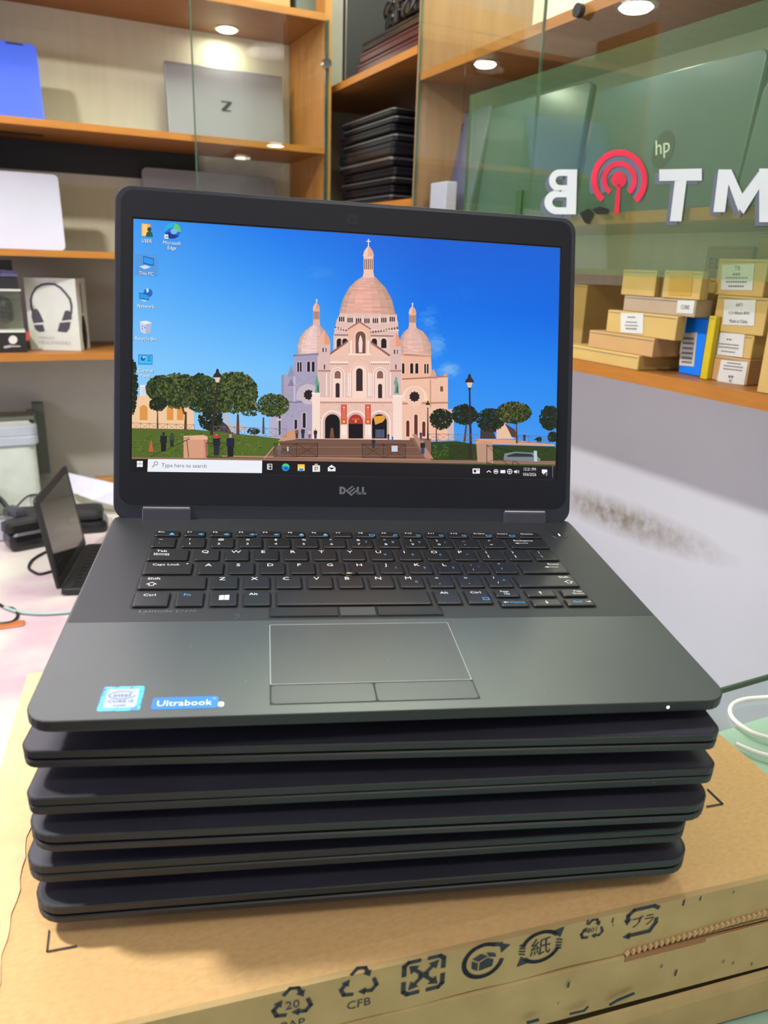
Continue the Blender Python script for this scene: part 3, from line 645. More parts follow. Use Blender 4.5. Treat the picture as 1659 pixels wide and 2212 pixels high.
# lid: a top sheet with soft, slightly uneven edges
s = bm_(); NX, NY = 40, 26; vs = []; random.seed(3)
for j in range(NY+1):
    for i in range(NX+1):
        u = U0+(U1-U0)*i/NX; v = V0+(V1-V0)*j/NY; z = ZB-0.2
        if i in (0, NX) or j in (0, NY): z -= 1.6
        e = 0.5*math.sin(i*0.7+j*0.3)
        if j == 0: v += 0.8*math.sin(i*1.3)+0.5*math.sin(i*3.1)
        if i == 0: u += 1.0*math.sin(j*0.9)
        vs.append((u, v, z+0.15*e))
fs = [(j*(NX+1)+i, j*(NX+1)+i+1, (j+1)*(NX+1)+i+1, (j+1)*(NX+1)+i) for j in range(NY) for i in range(NX)]
s.add(vs, fs)
# skirt down the four sides
per = [(i, 0) for i in range(NX)]+[(NX, j) for j in range(NY)]+[(i, NY) for i in range(NX, 0, -1)]+[(0, j) for j in range(NY, 0, -1)]
rim = [vs[j*(NX+1)+i] for i, j in per]
low = [(x, y, -319.5) for x, y, z in rim]
n = len(rim); s.add(rim+low, [(k, (k+1) % n, n+(k+1) % n, n+k) for k in range(n)])
s.build('lid_top', 'card', bt, smooth=False)
FR = V0-1.2   # outer face of the front flap
def bfront(u_at_top):  return u_at_top
# front flap: bottom edge slopes a little, its right half is torn open
s = bm_(); nf = 60; top = []; bot = []
for k in range(nf+1):
    u = U0+(U1-U0)*k/nf
    top.append((u, -316.2)); bot.append((u, -344-2.4*(1-k/nf)+0.5*math.sin(k*0.9)))
s.loft([[(u, FR, z) for u, z in top]+[(u, FR, z) for u, z in reversed(bot)], [(u, FR+3.2, z) for u, z in top]+[(u, FR+3.2, z) for u, z in reversed(bot)]])
s.build('front_flap', 'cardside', bt)
s = bm_(); s.loft([[(U0-1, FR+0.6, -346), (U1, FR-2.2, -346), (U1, FR-2.2, -381), (U0-1, FR+0.6, -381)], [(U0-1, FR+4, -346), (U1, FR+4, -346), (U1, FR+4, -381), (U0-1, FR+4, -381)]])
s.build('lower_flap', 'cardside', bt, bevel=1)
# exposed corrugation along the torn edge on the right
P0 = binv(onplane(1349, 2052, BV*FR, BV)); P1 = binv(onplane(1659, 1958, BV*FR, BV))
s = bm_(); nz = 32
for k in range(nz):
    u = P0.x+(P1.x+20-P0.x)*k/nz; du = (P1.x+20-P0.x)/nz; zt = P0.z+(P1.z-P0.z)*k/nz; zt = max(zt, -346.5)
    s.loft([[(u, FR-2.4, zt-2.0), (u+du*0.22, FR-2.4, zt-2.0), (u+du*0.55, FR-2.4, zt), (u+du*0.33, FR-2.4, zt)], [(u, FR-0.4, zt-2.0), (u+du*0.22, FR-0.4, zt-2.0), (u+du*0.55, FR-0.4, zt), (u+du*0.33, FR-0.4, zt)]])
s.build('corrugated_edge', 'corrl', bt)
bm_().box(P0.x, P1.x+20, FR-1.6, FR-0.2, -349.5, -346.0).build('flute_shadow_gap', 'corr', bt)
# crumpled paper tape over the left edge
s = bm_(); vs = []; fs = []; random.seed(5)
for j in range(41):
    v = V0+2+(V1-V0-6)*j/40; w_ = 26+0.6*math.sin(j*0.7)+0.8*math.sin(j*1.9)
    for i in range(7):
        vs.append((U0-0.5+w_*i/6, v, ZB+0.25+0.25*random.random()*(i > 0)))
    if j: fs += [((j-1)*7+i, (j-1)*7+i+1, j*7+i+1, j*7+i) for i in range(6)]
s.add(vs, fs); s.build('paper_tape', 'tape', bt, smooth=True)
# printed corner marks on the top
def btop(px, py, z=0): P = onz(px, py, ZB+0.45+z); return tuple(P)
for mk in ([(106, 2010), (101, 2055), (165, 2043)], [(1529, 1705), (1561, 1736), (1527, 1742)]):
    s = MB(); s.stroke(mk, 3.4, 0, btop); s.build('corner_mark', 'ink', bt, recalc=False)
# recycling marks printed on the front flap: local frame u right, z up, in mm
def mark(px, py, name, fn, label=None, zadj=0.0):
    P = binv(onplane(px, py, BV*(FR-0.15), BV))
    def f(x, y, z=0): Q = BU*(P.x+x)+BV*(FR-0.25-z); return (Q.x, Q.y, P.z+y)
    s = MB(); fn(s, f); return s.build(name, 'ink', bt, recalc=False, label=label)
def arrow(s, f, a, b, w=2.2, h=4.6, l=4.2):
    a = Vector(a); b = Vector(b); d = (b-a).normalized(); o = Vector((-d.y, d.x)); c = b-d*l
    s.stroke([a, c+d*0.3], w, 0, f); s.poly([c-o*h/2, b, c+o*h/2], 0, f)
def tri(s, f, sc=1.0, cy=0.0):
    for k in range(3):
        a = math.radians(90-120*k); c = lambda ang, r: (r*sc*math.cos(ang), cy+r*sc*math.sin(ang))
        p0 = c(a+0.55, 7.2); p1 = c(a+0.12, 9.3); p2 = c(a-0.30, 9.0); p3 = c(a-1.15, 5.6)
        s.stroke([p0, p1, p2], 2.0*sc, 0, f); arrow(s, f, p2, p3, 2.0*sc, 4.6*sc, 3.8*sc)
def m20(s, f):
    tri(s, f, 1.0, 1.5); s.text('20', 0, -1.8, 7, 0, 1.0, 'CENTER', f); s.text('PAP', 0, -14.0, 7, 0, 1.0, 'CENTER', f)
def mcfb(s, f): tri(s, f, 1.0, 2.5); s.text('CFB', 0, -13.0, 7, 0, 1.0, 'CENTER', f)
def msq(s, f):
    r = 10.0
    for sx, sy in ((1, 1), (-1, 1), (-1, -1), (1, -1)):
        s.stroke([(sx*2.5, sy*r), (sx*(r-2), sy*r), (sx*r, sy*(r-2)), (sx*r, sy*2.5)], 2.4, 0, f)
        arrow(s, f, (sx*1.2, sy*1.2), (sx*7.6, sy*7.6), 2.0, 6.0, 4.6)
    s.stroke([(-2, 0), (2, 0)], 2.2, 0, f)
def mbox(s, f):
    o = [(10.2*math.cos(math.radians(a)), 10.2*math.sin(math.radians(a))) for a in range(60, 352, 8)]
    s.stroke(o, 2.4, 0, f); s.poly([(8, 8.6), (14.2, 6.5), (9.4, 2.4)], 0, f)
    s.stroke([(3.2, 9.6), (9, 8)], 2.4, 0, f)
    for q in ([(-6, 2.4), (-1.4, 4.8), (2.2, 2.2), (-2.6, 0)], [(1.4, 4.9), (6, 3.2), (7, 0.6), (2.8, 1.8)], [(-6.2, 1.2), (-2.8, -0.9), (-2.8, -6), (-6, -3.6)], [(-1.9, -0.9), (2.2, 1.2), (5.6, -0.6), (5.2, -4.8), (-1.9, -6)]): s.poly(q, 0, f)
def mpaper(s, f):
    o = [(10.5*math.cos(math.radians(a)), 9.5*math.sin(math.radians(a))) for a in range(40, 165, 8)]; s.stroke(o, 2.2, 0, f)
    o = [(10.5*math.cos(math.radians(a)), 9.5*math.sin(math.radians(a))) for a in range(220, 345, 8)]; s.stroke(o, 2.2, 0, f)
    s.poly([(5.0, 8.6), (12.4, 9.8), (10.6, 3.4)], 0, f); s.poly([(-5.0, -8.6), (-12.4, -9.8), (-10.6, -3.4)], 0, f)
    for k in range(4):
        for q in (1, -1): s.stroke([(q*(8.8), q*(2.6-k*1.9)), (q*(11.8), q*(1.6-k*1.9))], 0.9, 0, f)
    s.text('\u7d19', 0, -4.4, 12, 0, 1.0, 'CENTER', f)
def m801(s, f): tri(s, f, 0.72, 0); s.text('801', 0, -1.6, 4.4, 0, 1.0, 'CENTER', f)
def mpura(s, f):
    r = 9.0
    s.stroke([(-r, 1.5), (-r, 5), (-r+3, r-1), (r-3, r-1), (r, r-3)], 2.4, 0, f); s.stroke([(r, -1.5), (r, -4), (r-3, -r), (-r+2, -r)], 2.4, 0, f)
    s.poly([(-r-2.2, 2.4), (-r+2.4, 2.4), (-r, -1.6)], 0, f); s.poly([(-r+3, -r-2.6), (-r+3, -r+2.4), (-r-1.5, -r)], 0, f)
    s.text('\u30d7\u30e9', 0.6, -3.8, 8.4, 0, 0.9, 'CENTER', f)
mark(632, 2172, 'recycling_mark', m20, 'triangle of arrows around 20 over PAP'); mark(776, 2131, 'recycling_mark', mcfb, 'triangle of arrows over CFB')
mark(915, 2106, 'recycling_mark', msq, 'square mark of four corner arrows'); mark(1044, 2075, 'recycling_mark', mbox, 'open box inside a round arrow')
mark(1168, 2045, 'recycling_mark', mpaper, 'paper character inside two round arrows'); mark(1280, 2008, 'recycling_mark', m801, 'small triangle mark reading 801')
mark(1387, 1987, 'recycling_mark', mpura, 'square arrow mark with two kana characters')
s = bm_()
random.seed(11)
for k in range(16):
    u = random.uniform(180, 340); z = random.uniform(-378, -356) if k % 2 else random.uniform(-326, -317); q = 0.5+random.random()*0.8
    yy = FR-2.4 if z < -346 else FR-0.2
    s.add([(u, yy, z), (u+q, yy, z), (u+q*1.2, yy, z+q*3.5), (u+0.3, yy, z+q*3)], [(0, 1, 2, 3)])
s.build('dirt_marks', 'ink', bt, recalc=False, kind='stuff')
b2 = thing('shipping_carton', 'flat kraft carton below the printed one, bottom of the two', 'box', tuple(BU*133+BV*424+Vector((0, 0, ZCN))))
bm_().box(U0+2, U1+4, V0+6, V1+3, ZCN+0.3, -383.5).build('body', 'cardside', b2, bevel=2)
bm_().loft([[(150, V0-1.5, -386), (U1+4, V0-1.5, -384.5), (U1+4, V0-1.5, ZCN+3), (150, V0-1.5, ZCN+3)], [(150, V0-4, -396), (U1+4, V0-5, -387.5), (U1+4, V0-5, ZCN+1), (150, V0-4, ZCN+1)]]).build('front_flap', 'cardside', b2)
def m2f(px, py, z=0): P = onplane(px, py, BV*(V0-5.4), BV); return tuple(P)
s = MB(); s.stroke([(1232, 2190), (1262, 2183), (1270, 2175)], 5, 0, m2f); s.stroke([(1318, 2170), (1335, 2160), (1369, 2146)], 6, 0, m2f); s.stroke([(1140, 2209), (1162, 2203)], 7, 0, m2f)
s.build('ink_mark', 'ink', b2, recalc=False)

# ------------------------------------------------------------------ closed laptops of the stack
LW, LD = 334.9, 232.0
def closed(root, r, gap, scuff=0, first=None):
    h = LW/2
    b = MB().loft([ring(-h, h, 0, LD, r, i, z) for i, z in ((19, -15.2), (18, -12.5), (7, -11.2), (1.2, -10.2), (0.2, -9.4), (0, -5.4-gap), (0.7, -4.8-gap))])
    b = b.build('base', 'side', root, local=True)
    MB().loft([ring(-h+4, h-4, 4, LD-4, r-2, 0, z) for z in (-4.9-gap, -4.0)]).build('lid_gasket', 'rubber', root, local=True)
    l = MB().loft([ring(-h, h, 0, LD, r, i, z) for i, z in ((0.9, -4.5), (0, -4.0), (0, -0.7), (0.5, -0.15), (1.4, -0.03))]).build('lid', 'side', root, local=True)
    MB().loft([ring(-h, h, 0, LD, r, i, z) for i, z in ((1.2, -0.3), (1.2, -0.02), (1.6, 0.02))]).build('lid_panel', 'lid', l, local=True, label='soft-touch lid panel')
    s = MB()
    for y in (22, LD-34): s.loft([[(x, yy, z) for x, yy in rrect(-h+34, h-34, y, y+8, 3, 3)] for z in (-17.0, -15.0)])
    s.build('rubber_feet', 'rubber', root, local=True)
    MB().disc((h-34, 0.2, -6.8-gap), (0, -1, 0), 0.6, 0.2, 10).build('status_light', 'hinge', b, local=True)
    return l
specs = [  # centre x, y, yaw, z, tilt deg, corner radius, lid gap, label
 (140.975, 274.218, -0.361, -215.05, 3.9, 8, 1.0, 'closed black laptop directly under the open one, bright left corner', ),
 (142.217, 271.512, -0.338, -236.1, 3.0, 7, 0.5, 'closed black laptop, second below the open one, square corners'),
 (139.367, 267.654, -0.344, -253.9, 2.1, 15, 1.3, 'closed black laptop mid-stack, rounded corners sticking out right'),
 (138.036, 274.897, -0.327, -274.6, 1.2, 12, 0.6, 'closed black laptop, second from the bottom of the stack, set back at the right'),
 (139.70, 270.439, -0.316, -293.9, 0.3, 15, 1.3, 'closed black laptop at the bottom of the stack, resting on the carton'),
]
for x, y, yw, z, tl, r, gp, lb in specs:
    R = Rz(yw) @ Rx(math.radians(tl))
    t = thing('closed_laptop', lb, 'laptop', (x, y, z), R, 'closed black laptops stacked under the open one')
    closed(t, r, gp)

# ------------------------------------------------------------------ the open laptop
ML = Matrix(((0.9550408, 0.2964587, 0.0030433), (-0.2951978, 0.9518300, -0.0829333), (-0.0274831, 0.0783063, 0.9965505)))
OL = Vector((147.29, 270.873, -197.338))
lp = thing('open_laptop', 'open black laptop on top of the stack, screen showing a domed church', 'laptop', tuple(OL), ML, None)
h = LW/2
base = MB().loft([ring(-h, h, 0, LD, 13, i, z) for i, z in ((21, -11.6), (20, -10.8), (8, -9.0), (1.6, -6.6), (0.2, -5.6), (0, -4.8), (0, -0.6), (0.25, -0.2), (0.8, 0))]).build('base', 'side', lp, local=True)
MB().loft([ring(-h, h, 0, LD, 13, i, z) for i, z in ((0.6, -0.15), (0.5, -0.02), (0.9, 0.03))]).build('palm_rest', 'deck', lp, local=True, label='smooth charcoal deck top')
s = MB()
for y in (22, LD-34): s.loft([[(x, yy, z) for x, yy in rrect(-h+34, h-34, y, y+8, 3, 3)] for z in (-12.8, -11.4)])
s.build('rubber_feet', 'rubber', lp, local=True)
# keyboard area, a darker band across the deck
MB().loft([[(x, y, z) for x, y in ((-h+1.2, 83), (h-1.2, 83), (h-1.2, LD-8), (-h+1.2, LD-8))] for z in (-0.3, 0.12)]).build('keyboard_surround', 'surround', lp, local=True)
LZ = 0.14
# keys
legend_queue = []
def key(x0, x1, y0, y1, legs=()):
    hgt = 1.5; e = 0.9
    MBw = MB().loft([[(x, y, LZ-0.05+q) for x, y in rrect(x0-1.1, x1+1.1, y0-1.1, y1+1.1, 1.2, 2)] for q in (0, 0.06)])
    k = MB().loft([[(x, y, z) for x, y in rrect(x0+i, x1-i, y0+i, y1-i, 1.1, 2)] for i, z in ((0, LZ), (0, LZ+1.0), (0.35, LZ+hgt-0.1), (0.9, LZ+hgt))])
    k.v += MBw.v; off = len(k.v)-len(MBw.v); kf = [tuple(i+off for i in f) for f in MBw.f]
    ko = k.build('key', 'key', lp, local=True)
    wells.v += [Vector(v) for v in MBw.v]; wells.f += [tuple(i+len(wells.v)-len(MBw.v) for i in f) for f in MBw.f]
    groups = {}
    for lg in legs:
        tx, dx, dy, sz = lg[:4]; colr = lg[4] if len(lg) > 4 else 'legend'; sx = lg[5] if len(lg) > 5 else 1.15; al = lg[6] if len(lg) > 6 else 'LEFT'
        groups.setdefault(colr, []).append((tx, dx, dy, sz, sx, al))
    for colr, L in groups.items():
        s = MB()
        for tx, dx, dy, sz, sx, al in L:
            ox = x0+dx if al == 'LEFT' else (x1-dx if al == 'RIGHT' else (x0+x1)/2+dx)
            if isinstance(tx, str): s.text(tx, ox, y1-dy, sz/0.72, LZ+hgt+0.03, sx, al)
            else: tx(s, ox, y1-dy, LZ+hgt+0.03)
        s.build('key_legend', colr, ko, local=True, recalc=False)
    return ko
wells = MB()
def g_win(s, x, y, z):
    for i in (0, 1):
        for j in (0, 1):
            a = 3.0*i-3.0; b = 2.9*j-3.0
            s.add([(x+a+0.15, y+b+0.15, z), (x+a+2.8, y+b+(0.15), z), (x+a+2.8, y+b+2.75+0.25*(i and j), z), (x+a+0.15, y+b+2.7-0.3*(j and not i), z)], [(0, 1, 2, 3)])
def g_shift(s, x, y, z): s.stroke([(x-1.3, y-3.4), (x-1.3, y-1.7), (x-2.8, y-1.7), (x, y+0.6), (x+2.8, y-1.7), (x+1.3, y-1.7), (x+1.3, y-3.4)], 0.45, z, closed=True)
def g_left(s, x, y, z): s.stroke([(x, y), (x+8.5, y)], 0.45, z); s.add([(x-1.2, y, z), (x+1.4, y-1.1, z), (x+1.4, y+1.1, z)], [(0, 1, 2)])
def g_tab(s, x, y, z):
    s.stroke([(x, y), (x+9, y)], 0.4, z); s.stroke([(x, y-1.9), (x+9, y-1.9)], 0.4, z); s.stroke([(x, y-0.9), (x, y+0.9)], 0.4, z); s.stroke([(x+9, y-1.0), (x+9, y-2.8)], 0.4, z)
    s.add([(x+0.2, y, z), (x+1.8, y-0.8, z), (x+1.8, y+0.8, z)], [(0, 1, 2)]); s.add([(x+8.8, y-1.9, z), (x+7.2, y-1.1, z), (x+7.2, y-2.7, z)], [(0, 1, 2)])
def g_up(s, x, y, z): s.stroke([(x, y-1.6), (x, y+0.6)], 0.5, z); s.add([(x-1.1, y+0.3, z), (x+1.1, y+0.3, z), (x, y+1.8, z)], [(0, 1, 2)])
def g_dn(s, x, y, z): s.stroke([(x, y+1.6), (x, y-0.6)], 0.5, z); s.add([(x-1.1, y-0.3, z), (x+1.1, y-0.3, z), (x, y-1.8, z)], [(0, 1, 2)])
def g_spk(n):
    def g(s, x, y, z):
        s.add([(x, y-0.6, z), (x+1.2, y-0.6, z), (x+2.4, y-1.6, z), (x+2.4, y+1.6, z), (x+1.2, y+0.6, z), (x, y+0.6, z)], [tuple(range(6))])
        for k in range(n): s.stroke([(x+3.2+k*1.0, y-0.8-0.3*k), (x+3.2+k*1.0, y+0.8+0.3*k)], 0.4, z)
    return g
def g_lock(s, x, y, z): s.add([(x, y-1.4, z), (x+3.4, y-1.4, z), (x+2.8, y+0.6, z), (x+1.7, y+2.0, z), (x+0.6, y+0.6, z)], [(0, 1, 2, 3, 4)])
def g_sun(s, x, y, z):
    for a in range(6): c_, s_ = math.cos(a*1.047), math.sin(a*1.047); s.stroke([(x+1.5+c_*0.7, y+s_*0.7), (x+1.5+c_*1.9, y+s_*1.9)], 0.4, z)
def g_scr(s, x, y, z): s.stroke([(x, y-1.2), (x+3.4, y-1.2), (x+3.4, y+1.3), (x, y+1.3)], 0.5, z, closed=True)
def g_mag(s, x, y, z): s.stroke([(x+2+math.cos(a*0.785)*1.1, y+0.5+math.sin(a*0.785)*1.1) for a in range(8)], 0.45, z, closed=True); s.stroke([(x+1.2, y-0.3), (x, y-1.5)], 0.55, z)
def g_ul(n):
    return lambda s, x, y, z: s.stroke([(x, y), (x+n, y)], 0.4, z)
def g_dot(s, x, y, z): s.add([(x+0.6*math.cos(a*0.785), y+0.6*math.sin(a*0.785), z) for a in range(8)], [tuple(range(8))])
# function row
fx = [-135.4, -116.4, -99.6, -82.4, -66.2, -49.2, -32.8, -16.1, -0.3, 16.1, 32.8, 49.3, 65.9, 82.8, 100.2, 117.9, 133.8]
fn_ = ['Esc', 'F1', 'F2', 'F3', 'F4', 'F5', 'F6', 'F7', 'F8', 'F9', 'F10', 'F11', 'F12', 'PrtScr', 'Insert', 'Delete']
fi = [g_lock, g_spk(1), g_spk(1), g_spk(2), g_spk(1), g_lock, g_lock, None, g_scr, g_mag, g_sun, g_sun, g_sun, g_scr, g_scr, None]
for k, nme in enumerate(fn_):
    x0 = fx[k]; x1 = (fx[k+1]-3.3) if k < 15 else 133.6
    L = [(nme, 1.6, 3.2, 2.1, 'legend', 1.15)]
    if fi[k]: L.append((fi[k], 9.2 if k < 13 else 10.2, 5.6, 1, 'blue_legend'))
    key(x0, x1, 191.3, 199.3, L)
top2 = [('~', '`'), ('!', '1'), ('@', '2'), ('#', '3'), ('$', '4'), ('%', '5'), ('^', '6'), ('&', '7'), ('*', '8'), ('(', '9'), (')', '0'), ('_', '-'), ('+', '=')]
bl = {7: '7', 8: '8', 9: '9', 10: '/'}
for k, (a, b) in enumerate(top2):
    x0 = -135.7 if k == 0 else -116.7+18.55*(k-1); L = [(a, 4.0, 4.6, 2.7), (b, 4.0, 11.2, 2.7)]
    if k in bl: L.append((bl[k], 9.4, 7.6, 2.5, 'blue_legend'))
    key(x0, x0+14.8, 174.2, 188.7, L)
key(106.4, 133.4, 174.2, 188.7, [('Backspace', 4.0, 4.2, 2.3, 'legend', 1.1), (g_left, 5.0, 7.5, 1)])
key(-135.7, -111.0, 155.2, 170.2, [('Tab', 4.5, 4.0, 2.7), (g_tab, 3.6, 6.6, 1)])
Q = 'QWERTYUIOP'; bl = {6: '4', 7: '5', 8: '6', 9: '*'}
for k, ch in enumerate(Q):
    x0 = -106.9+18.75*k; L = [(ch, 3.6, 5.4, 3.7)]
    if k in bl: L.append((bl[k], 8.6, 8.6, 2.4, 'blue_legend'))
    key(x0, x0+15, 155.2, 170.2, L)
key(80.6, 95.6, 155.2, 170.2, [('{', 4, 4.8, 2.7), ('[', 4, 11, 2.7)]); key(99.4, 114.4, 155.2, 170.2, [('}', 4, 4.8, 2.7), (']', 4, 11, 2.7)])
key(118.2, 133.4, 155.2, 170.2, [('|', 4, 4.8, 2.7), ('\\', 4, 11, 2.7)])
key(-135.7, -107.2, 136.4, 151.4, [('Caps Lock', 4.5, 4.4, 2.6, 'legend', 1.05), (g_dot, 25.2, 2.2, 1)])
bl = {6: '1', 7: '2', 8: '3'}
for k, ch in enumerate('ASDFGHJKL'):
    x0 = -103.4+18.75*k; L = [(ch, 3.8, 5.6, 3.7)]
    if k in bl: L.append((bl[k], 9.4, 9.0, 2.4, 'blue_legend'))
    key(x0, x0+15, 136.4, 151.4, L)
key(65.3, 80.2, 136.4, 151.4, [(':', 4, 5, 2.8), (';', 4, 11.4, 2.8), ('-', 8.5, 7.5, 2.6, 'blue_legend')]); key(84.0, 99, 136.4, 151.4, [('"', 4.4, 5, 2.8), ("'", 5, 11.4, 2.8)])
key(102.8, 133.5, 136.4, 151.4, [('Enter', 2.5, 4.2, 2.5, 'legend', 1.1, 'RIGHT'), (g_left, 17.5, 7.2, 1)])
key(-135.9, -97.6, 117.8, 132.8, [('Shift', 4.2, 4.4, 2.7), (g_shift, 7.4, 8.4, 1)])
bl = {6: '0'}
for k, ch in enumerate('ZXCVBNM'):
    x0 = -94.1+18.8*k; L = [(ch, 3.8, 5.4, 3.7)]
    if k in bl: L.append((bl[k], 9.6, 9.6, 2.4, 'blue_legend'))
    key(x0, x0+15, 117.8, 132.8, L)
for k, (a, b) in enumerate((('<', ','), ('>', '.'), ('?', '/'))):
    x0 = 37.5+18.8*k; L = [(a, 4.2, 5, 2.8), (b, 5.5, 11.4, 2.8)]
    if k == 2: L.append(('+', 9.5, 8.2, 2.8, 'blue_legend'))
    key(x0, x0+15, 117.8, 132.8, L)
key(94.0, 133.4, 117.8, 132.8, [('Shift', 3, 4.2, 2.6, 'legend', 1.1, 'RIGHT'), (g_shift, 34, 8.0, 1)])
key(-135.8, -116.7, 97.4, 113.4, [('Ctrl', 4.5, 5.0, 2.7)]); key(-112.8, -97.8, 97.4, 113.4, [('Fn', 3.6, 5.0, 2.7, 'blue_legend')])
key(-94.0, -79.0, 97.4, 113.4, [(g_win, 7.8, 7.2, 1)]); key(-75.3, -60.2, 97.4, 113.4, [('Alt', 3, 4.6, 2.6)])
key(-56.5, 33.6, 97.4, 113.4); key(37.4, 52.2, 97.4, 113.4, [('Alt', 3.6, 4.6, 2.6)])
key(56.4, 70.9, 97.4, 113.4, [('Ctrl', 3.4, 4.4, 2.6), (g_scr, 9.6, 11.2, 1, 'blue_legend')])
key(75.5, 90.0, 105.2, 113.4, [('Page', 3.4, 3.2, 2.0, 'legend', 1.1), ('Up', 5.2, 6.2, 2.0, 'legend', 1.1)])
key(95.2, 113.4, 105.2, 113.4, [(g_up, 9, 4.2, 1)])
key(118.2, 133.5, 105.2, 113.4, [('Page', 1.5, 3.2, 2.0, 'legend', 1.1, 'RIGHT'), ('Down', 1.0, 6.2, 2.0, 'legend', 1.1, 'RIGHT')])
def g_la(s, x, y, z): s.stroke([(x, y), (x+2.6, y)], 0.45, z); s.add([(x-0.8, y, z), (x+0.8, y-0.9, z), (x+0.8, y+0.9, z)], [(0, 1, 2)])
def g_ra(s, x, y, z): s.stroke([(x, y), (x+2.6, y)], 0.45, z); s.add([(x+3.4, y, z), (x+1.8, y-0.9, z), (x+1.8, y+0.9, z)], [(0, 1, 2)])
key(75.5, 92.1, 93.6, 101.4, [(g_la, 2.4, 3.6, 1), ('Home', 6.0, 4.6, 2.2, 'blue_legend')])
key(95.2, 113.4, 93.6, 101.4, [(g_dn, 9, 3.8, 1)])
key(116.7, 134.0, 93.6, 101.4, [('End', 4.6, 4.6, 2.2, 'blue_legend'), (g_ra, 12.6, 3.6, 1)])
wells.build('key_wells', 'well', lp, local=True, recalc=False)
# pointing stick with its cap missing
MB().loft([ring(-13.2, -9.4, 134.8, 137.8, 0.8, 0, z, 2) for z in (0.2, 1.2)]).build('pointer_stick', mat('pale_ceramic', (214, 206, 168), 0.4), lp, local=True)
MB().tube([(-17, 137, 1.4), (-14.5, 134.8, 1.5), (-8.5, 134.8, 1.5), (-6, 137, 1.4)], 0.6, 6).build('pointer_collar', 'well', lp, local=True)
# pointer buttons and touchpad
MB().box(-61.2, 38.6, 84.6, 96.4, 0.0, 0.16).build('button_well', 'well', lp, local=True)
def slope(x0, x1, xt1, nm, m='key', lab=None):
    MB().loft([[(x0, 85.6, 0.1), (x1, 85.6, 0.1), (xt1, 95.6, 0.1), (x0, 95.6, 0.1)], [(x0+0.3, 85.9, 1.0), (x1-0.3, 85.9, 1.0), (xt1-0.3, 95.3, 0.7), (x0+0.3, 95.3, 0.7)]]).build(nm, m, lp, local=True, label=lab)
slope(-60.4, -22.2, -22.2, 'pointer_button'); slope(-21.2, -0.6, -0.6, 'pointer_button', 'pad', 'paler middle pointer button'); slope(0.4, 37.9, 36.6, 'pointer_button')
MB().box(-61.1, 39.1, 7.0, 78.3, -0.2, 0.05).build('touchpad_groove', 'padline', lp, local=True)
MB().loft([[(x, y, z) for x, y in rrect(-60.9+i, 38.9-i, 22.9+i, 78.1-i, 0.6, 2)] for i, z in ((0, 0), (0, 0.10), (0.15, 0.12))]).build('touchpad_rim', 'padworn', lp, local=True, label='worn bright rim of the touchpad')
MB().loft([[(x, y, z) for x, y in rrect(-60.4, 38.4, 23.3, 77.6, 0.6, 2)] for z in (0.0, 0.16)]).build('touchpad', 'pad', lp, local=True)
MB().loft([[(x, y, z) for x, y in rrect(-60.3, -11.4, 7.8, 21.9, 1.6, 3)] for z in (0.0, 0.2)]).build('touchpad_button', 'pad', lp, local=True)
MB().loft([[(x, y, z) for x, y in rrect(-10.5, 38.4, 7.8, 21.9, 1.6, 3)] for z in (0.0, 0.2)]).build('touchpad_button', 'pad', lp, local=True)
# power button
pb = MB().disc((149.7, 198.2, 0.1), (0, 0, 1), 6.0, 0.35, 32, 5.7).build('power_button', 'surround', lp, local=True)
MB().disc((149.7, 198.2, 0.4), (0, 0, 1), 4.9, 0.12, 32).build('button_cap', 'side', pb, local=True)
MB().box(149.2, 150.0, 196.8, 200.2, 0.4, 0.6).build('power_mark', 'led', pb, local=True)
MB().disc((133.1, 0.15, -2.9), (0, -1, 0), 0.75, 0.3, 12).build('status_light', 'led', lp, local=True, label='glowing white status light')
# palm rest lettering and stickers
s = MB(); s.text('Latitude', -131.8, 92.6, 3.9, 0.2, 1.45); s.text('E7470', -112.0, 92.6, 3.0, 0.2, 1.5); s.build('deck_lettering', 'logo', lp, local=True, recalc=False)
st = MB().loft([[(x, y, z) for x, y in rrect(-137.0, -118.6, 6.0, 24.4, 1.2, 3)] for z in (0, 0.14)]).build('sticker', 'sholo', lp, local=True, label='square blue hologram sticker')
MB().loft([[(x, y, z) for x, y in rrect(-134.9, -120.7, 8.2, 22.4, 1.0, 3)] for z in (0.1, 0.2)]).build('sticker_panel', 'swhite', st, local=True)
s = MB(); s.text('intel', -127.8, 16.2, 4.2, 0.24, 1.05, 'CENTER'); s.text('CORE i5', -127.8, 12.0, 3.0, 0.24, 1.05, 'CENTER'); s.text('inside', -127.8, 9.2, 2.2, 0.24, 1.05, 'CENTER')
s.stroke([(-127.8+5.8*math.cos(math.radians(a)), 17.6+2.8*math.sin(math.radians(a))) for a in range(40, 360, 14)], 0.35, 0.24)
s.build('sticker_print', 'sink', st, local=True, recalc=False)
st = MB().loft([[(x, y, z) for x, y in rrect(-113.8, -84.4, 6.2, 15.0, 1.4, 3)] for z in (0, 0.14)]).build('sticker', 'sblue', lp, local=True, label='long blue sticker reading Ultrabook')
s = MB(); s.text('Ultrabook', -99.6, 8.6, 5.9, 0.18, 1.0, 'CENTER'); s.text('TM', -87.2, 12.8, 1.2, 0.18); s.build('sticker_print', 'legend', st, local=True, recalc=False)
MB().loft([[(x, y, z) for x, y in rrect(-84.4, -81.8, 7.0, 10.6, 1.0, 3)] for z in (0, 0.2)]).build('paper_scrap', 'legend', lp, local=True)
s = MB()
random.seed(21)
for k in range(26):
    x = random.uniform(-150, 150); y = random.choice([random.uniform(3, 82), random.uniform(84, 96), random.uniform(210, 222)]); q = random.uniform(0.15, 0.38)
    s.add([(x, y, 0.24), (x+q, y, 0.24), (x+q, y+q, 0.24), (x, y+q*1.3, 0.24)], [(0, 1, 2, 3)])
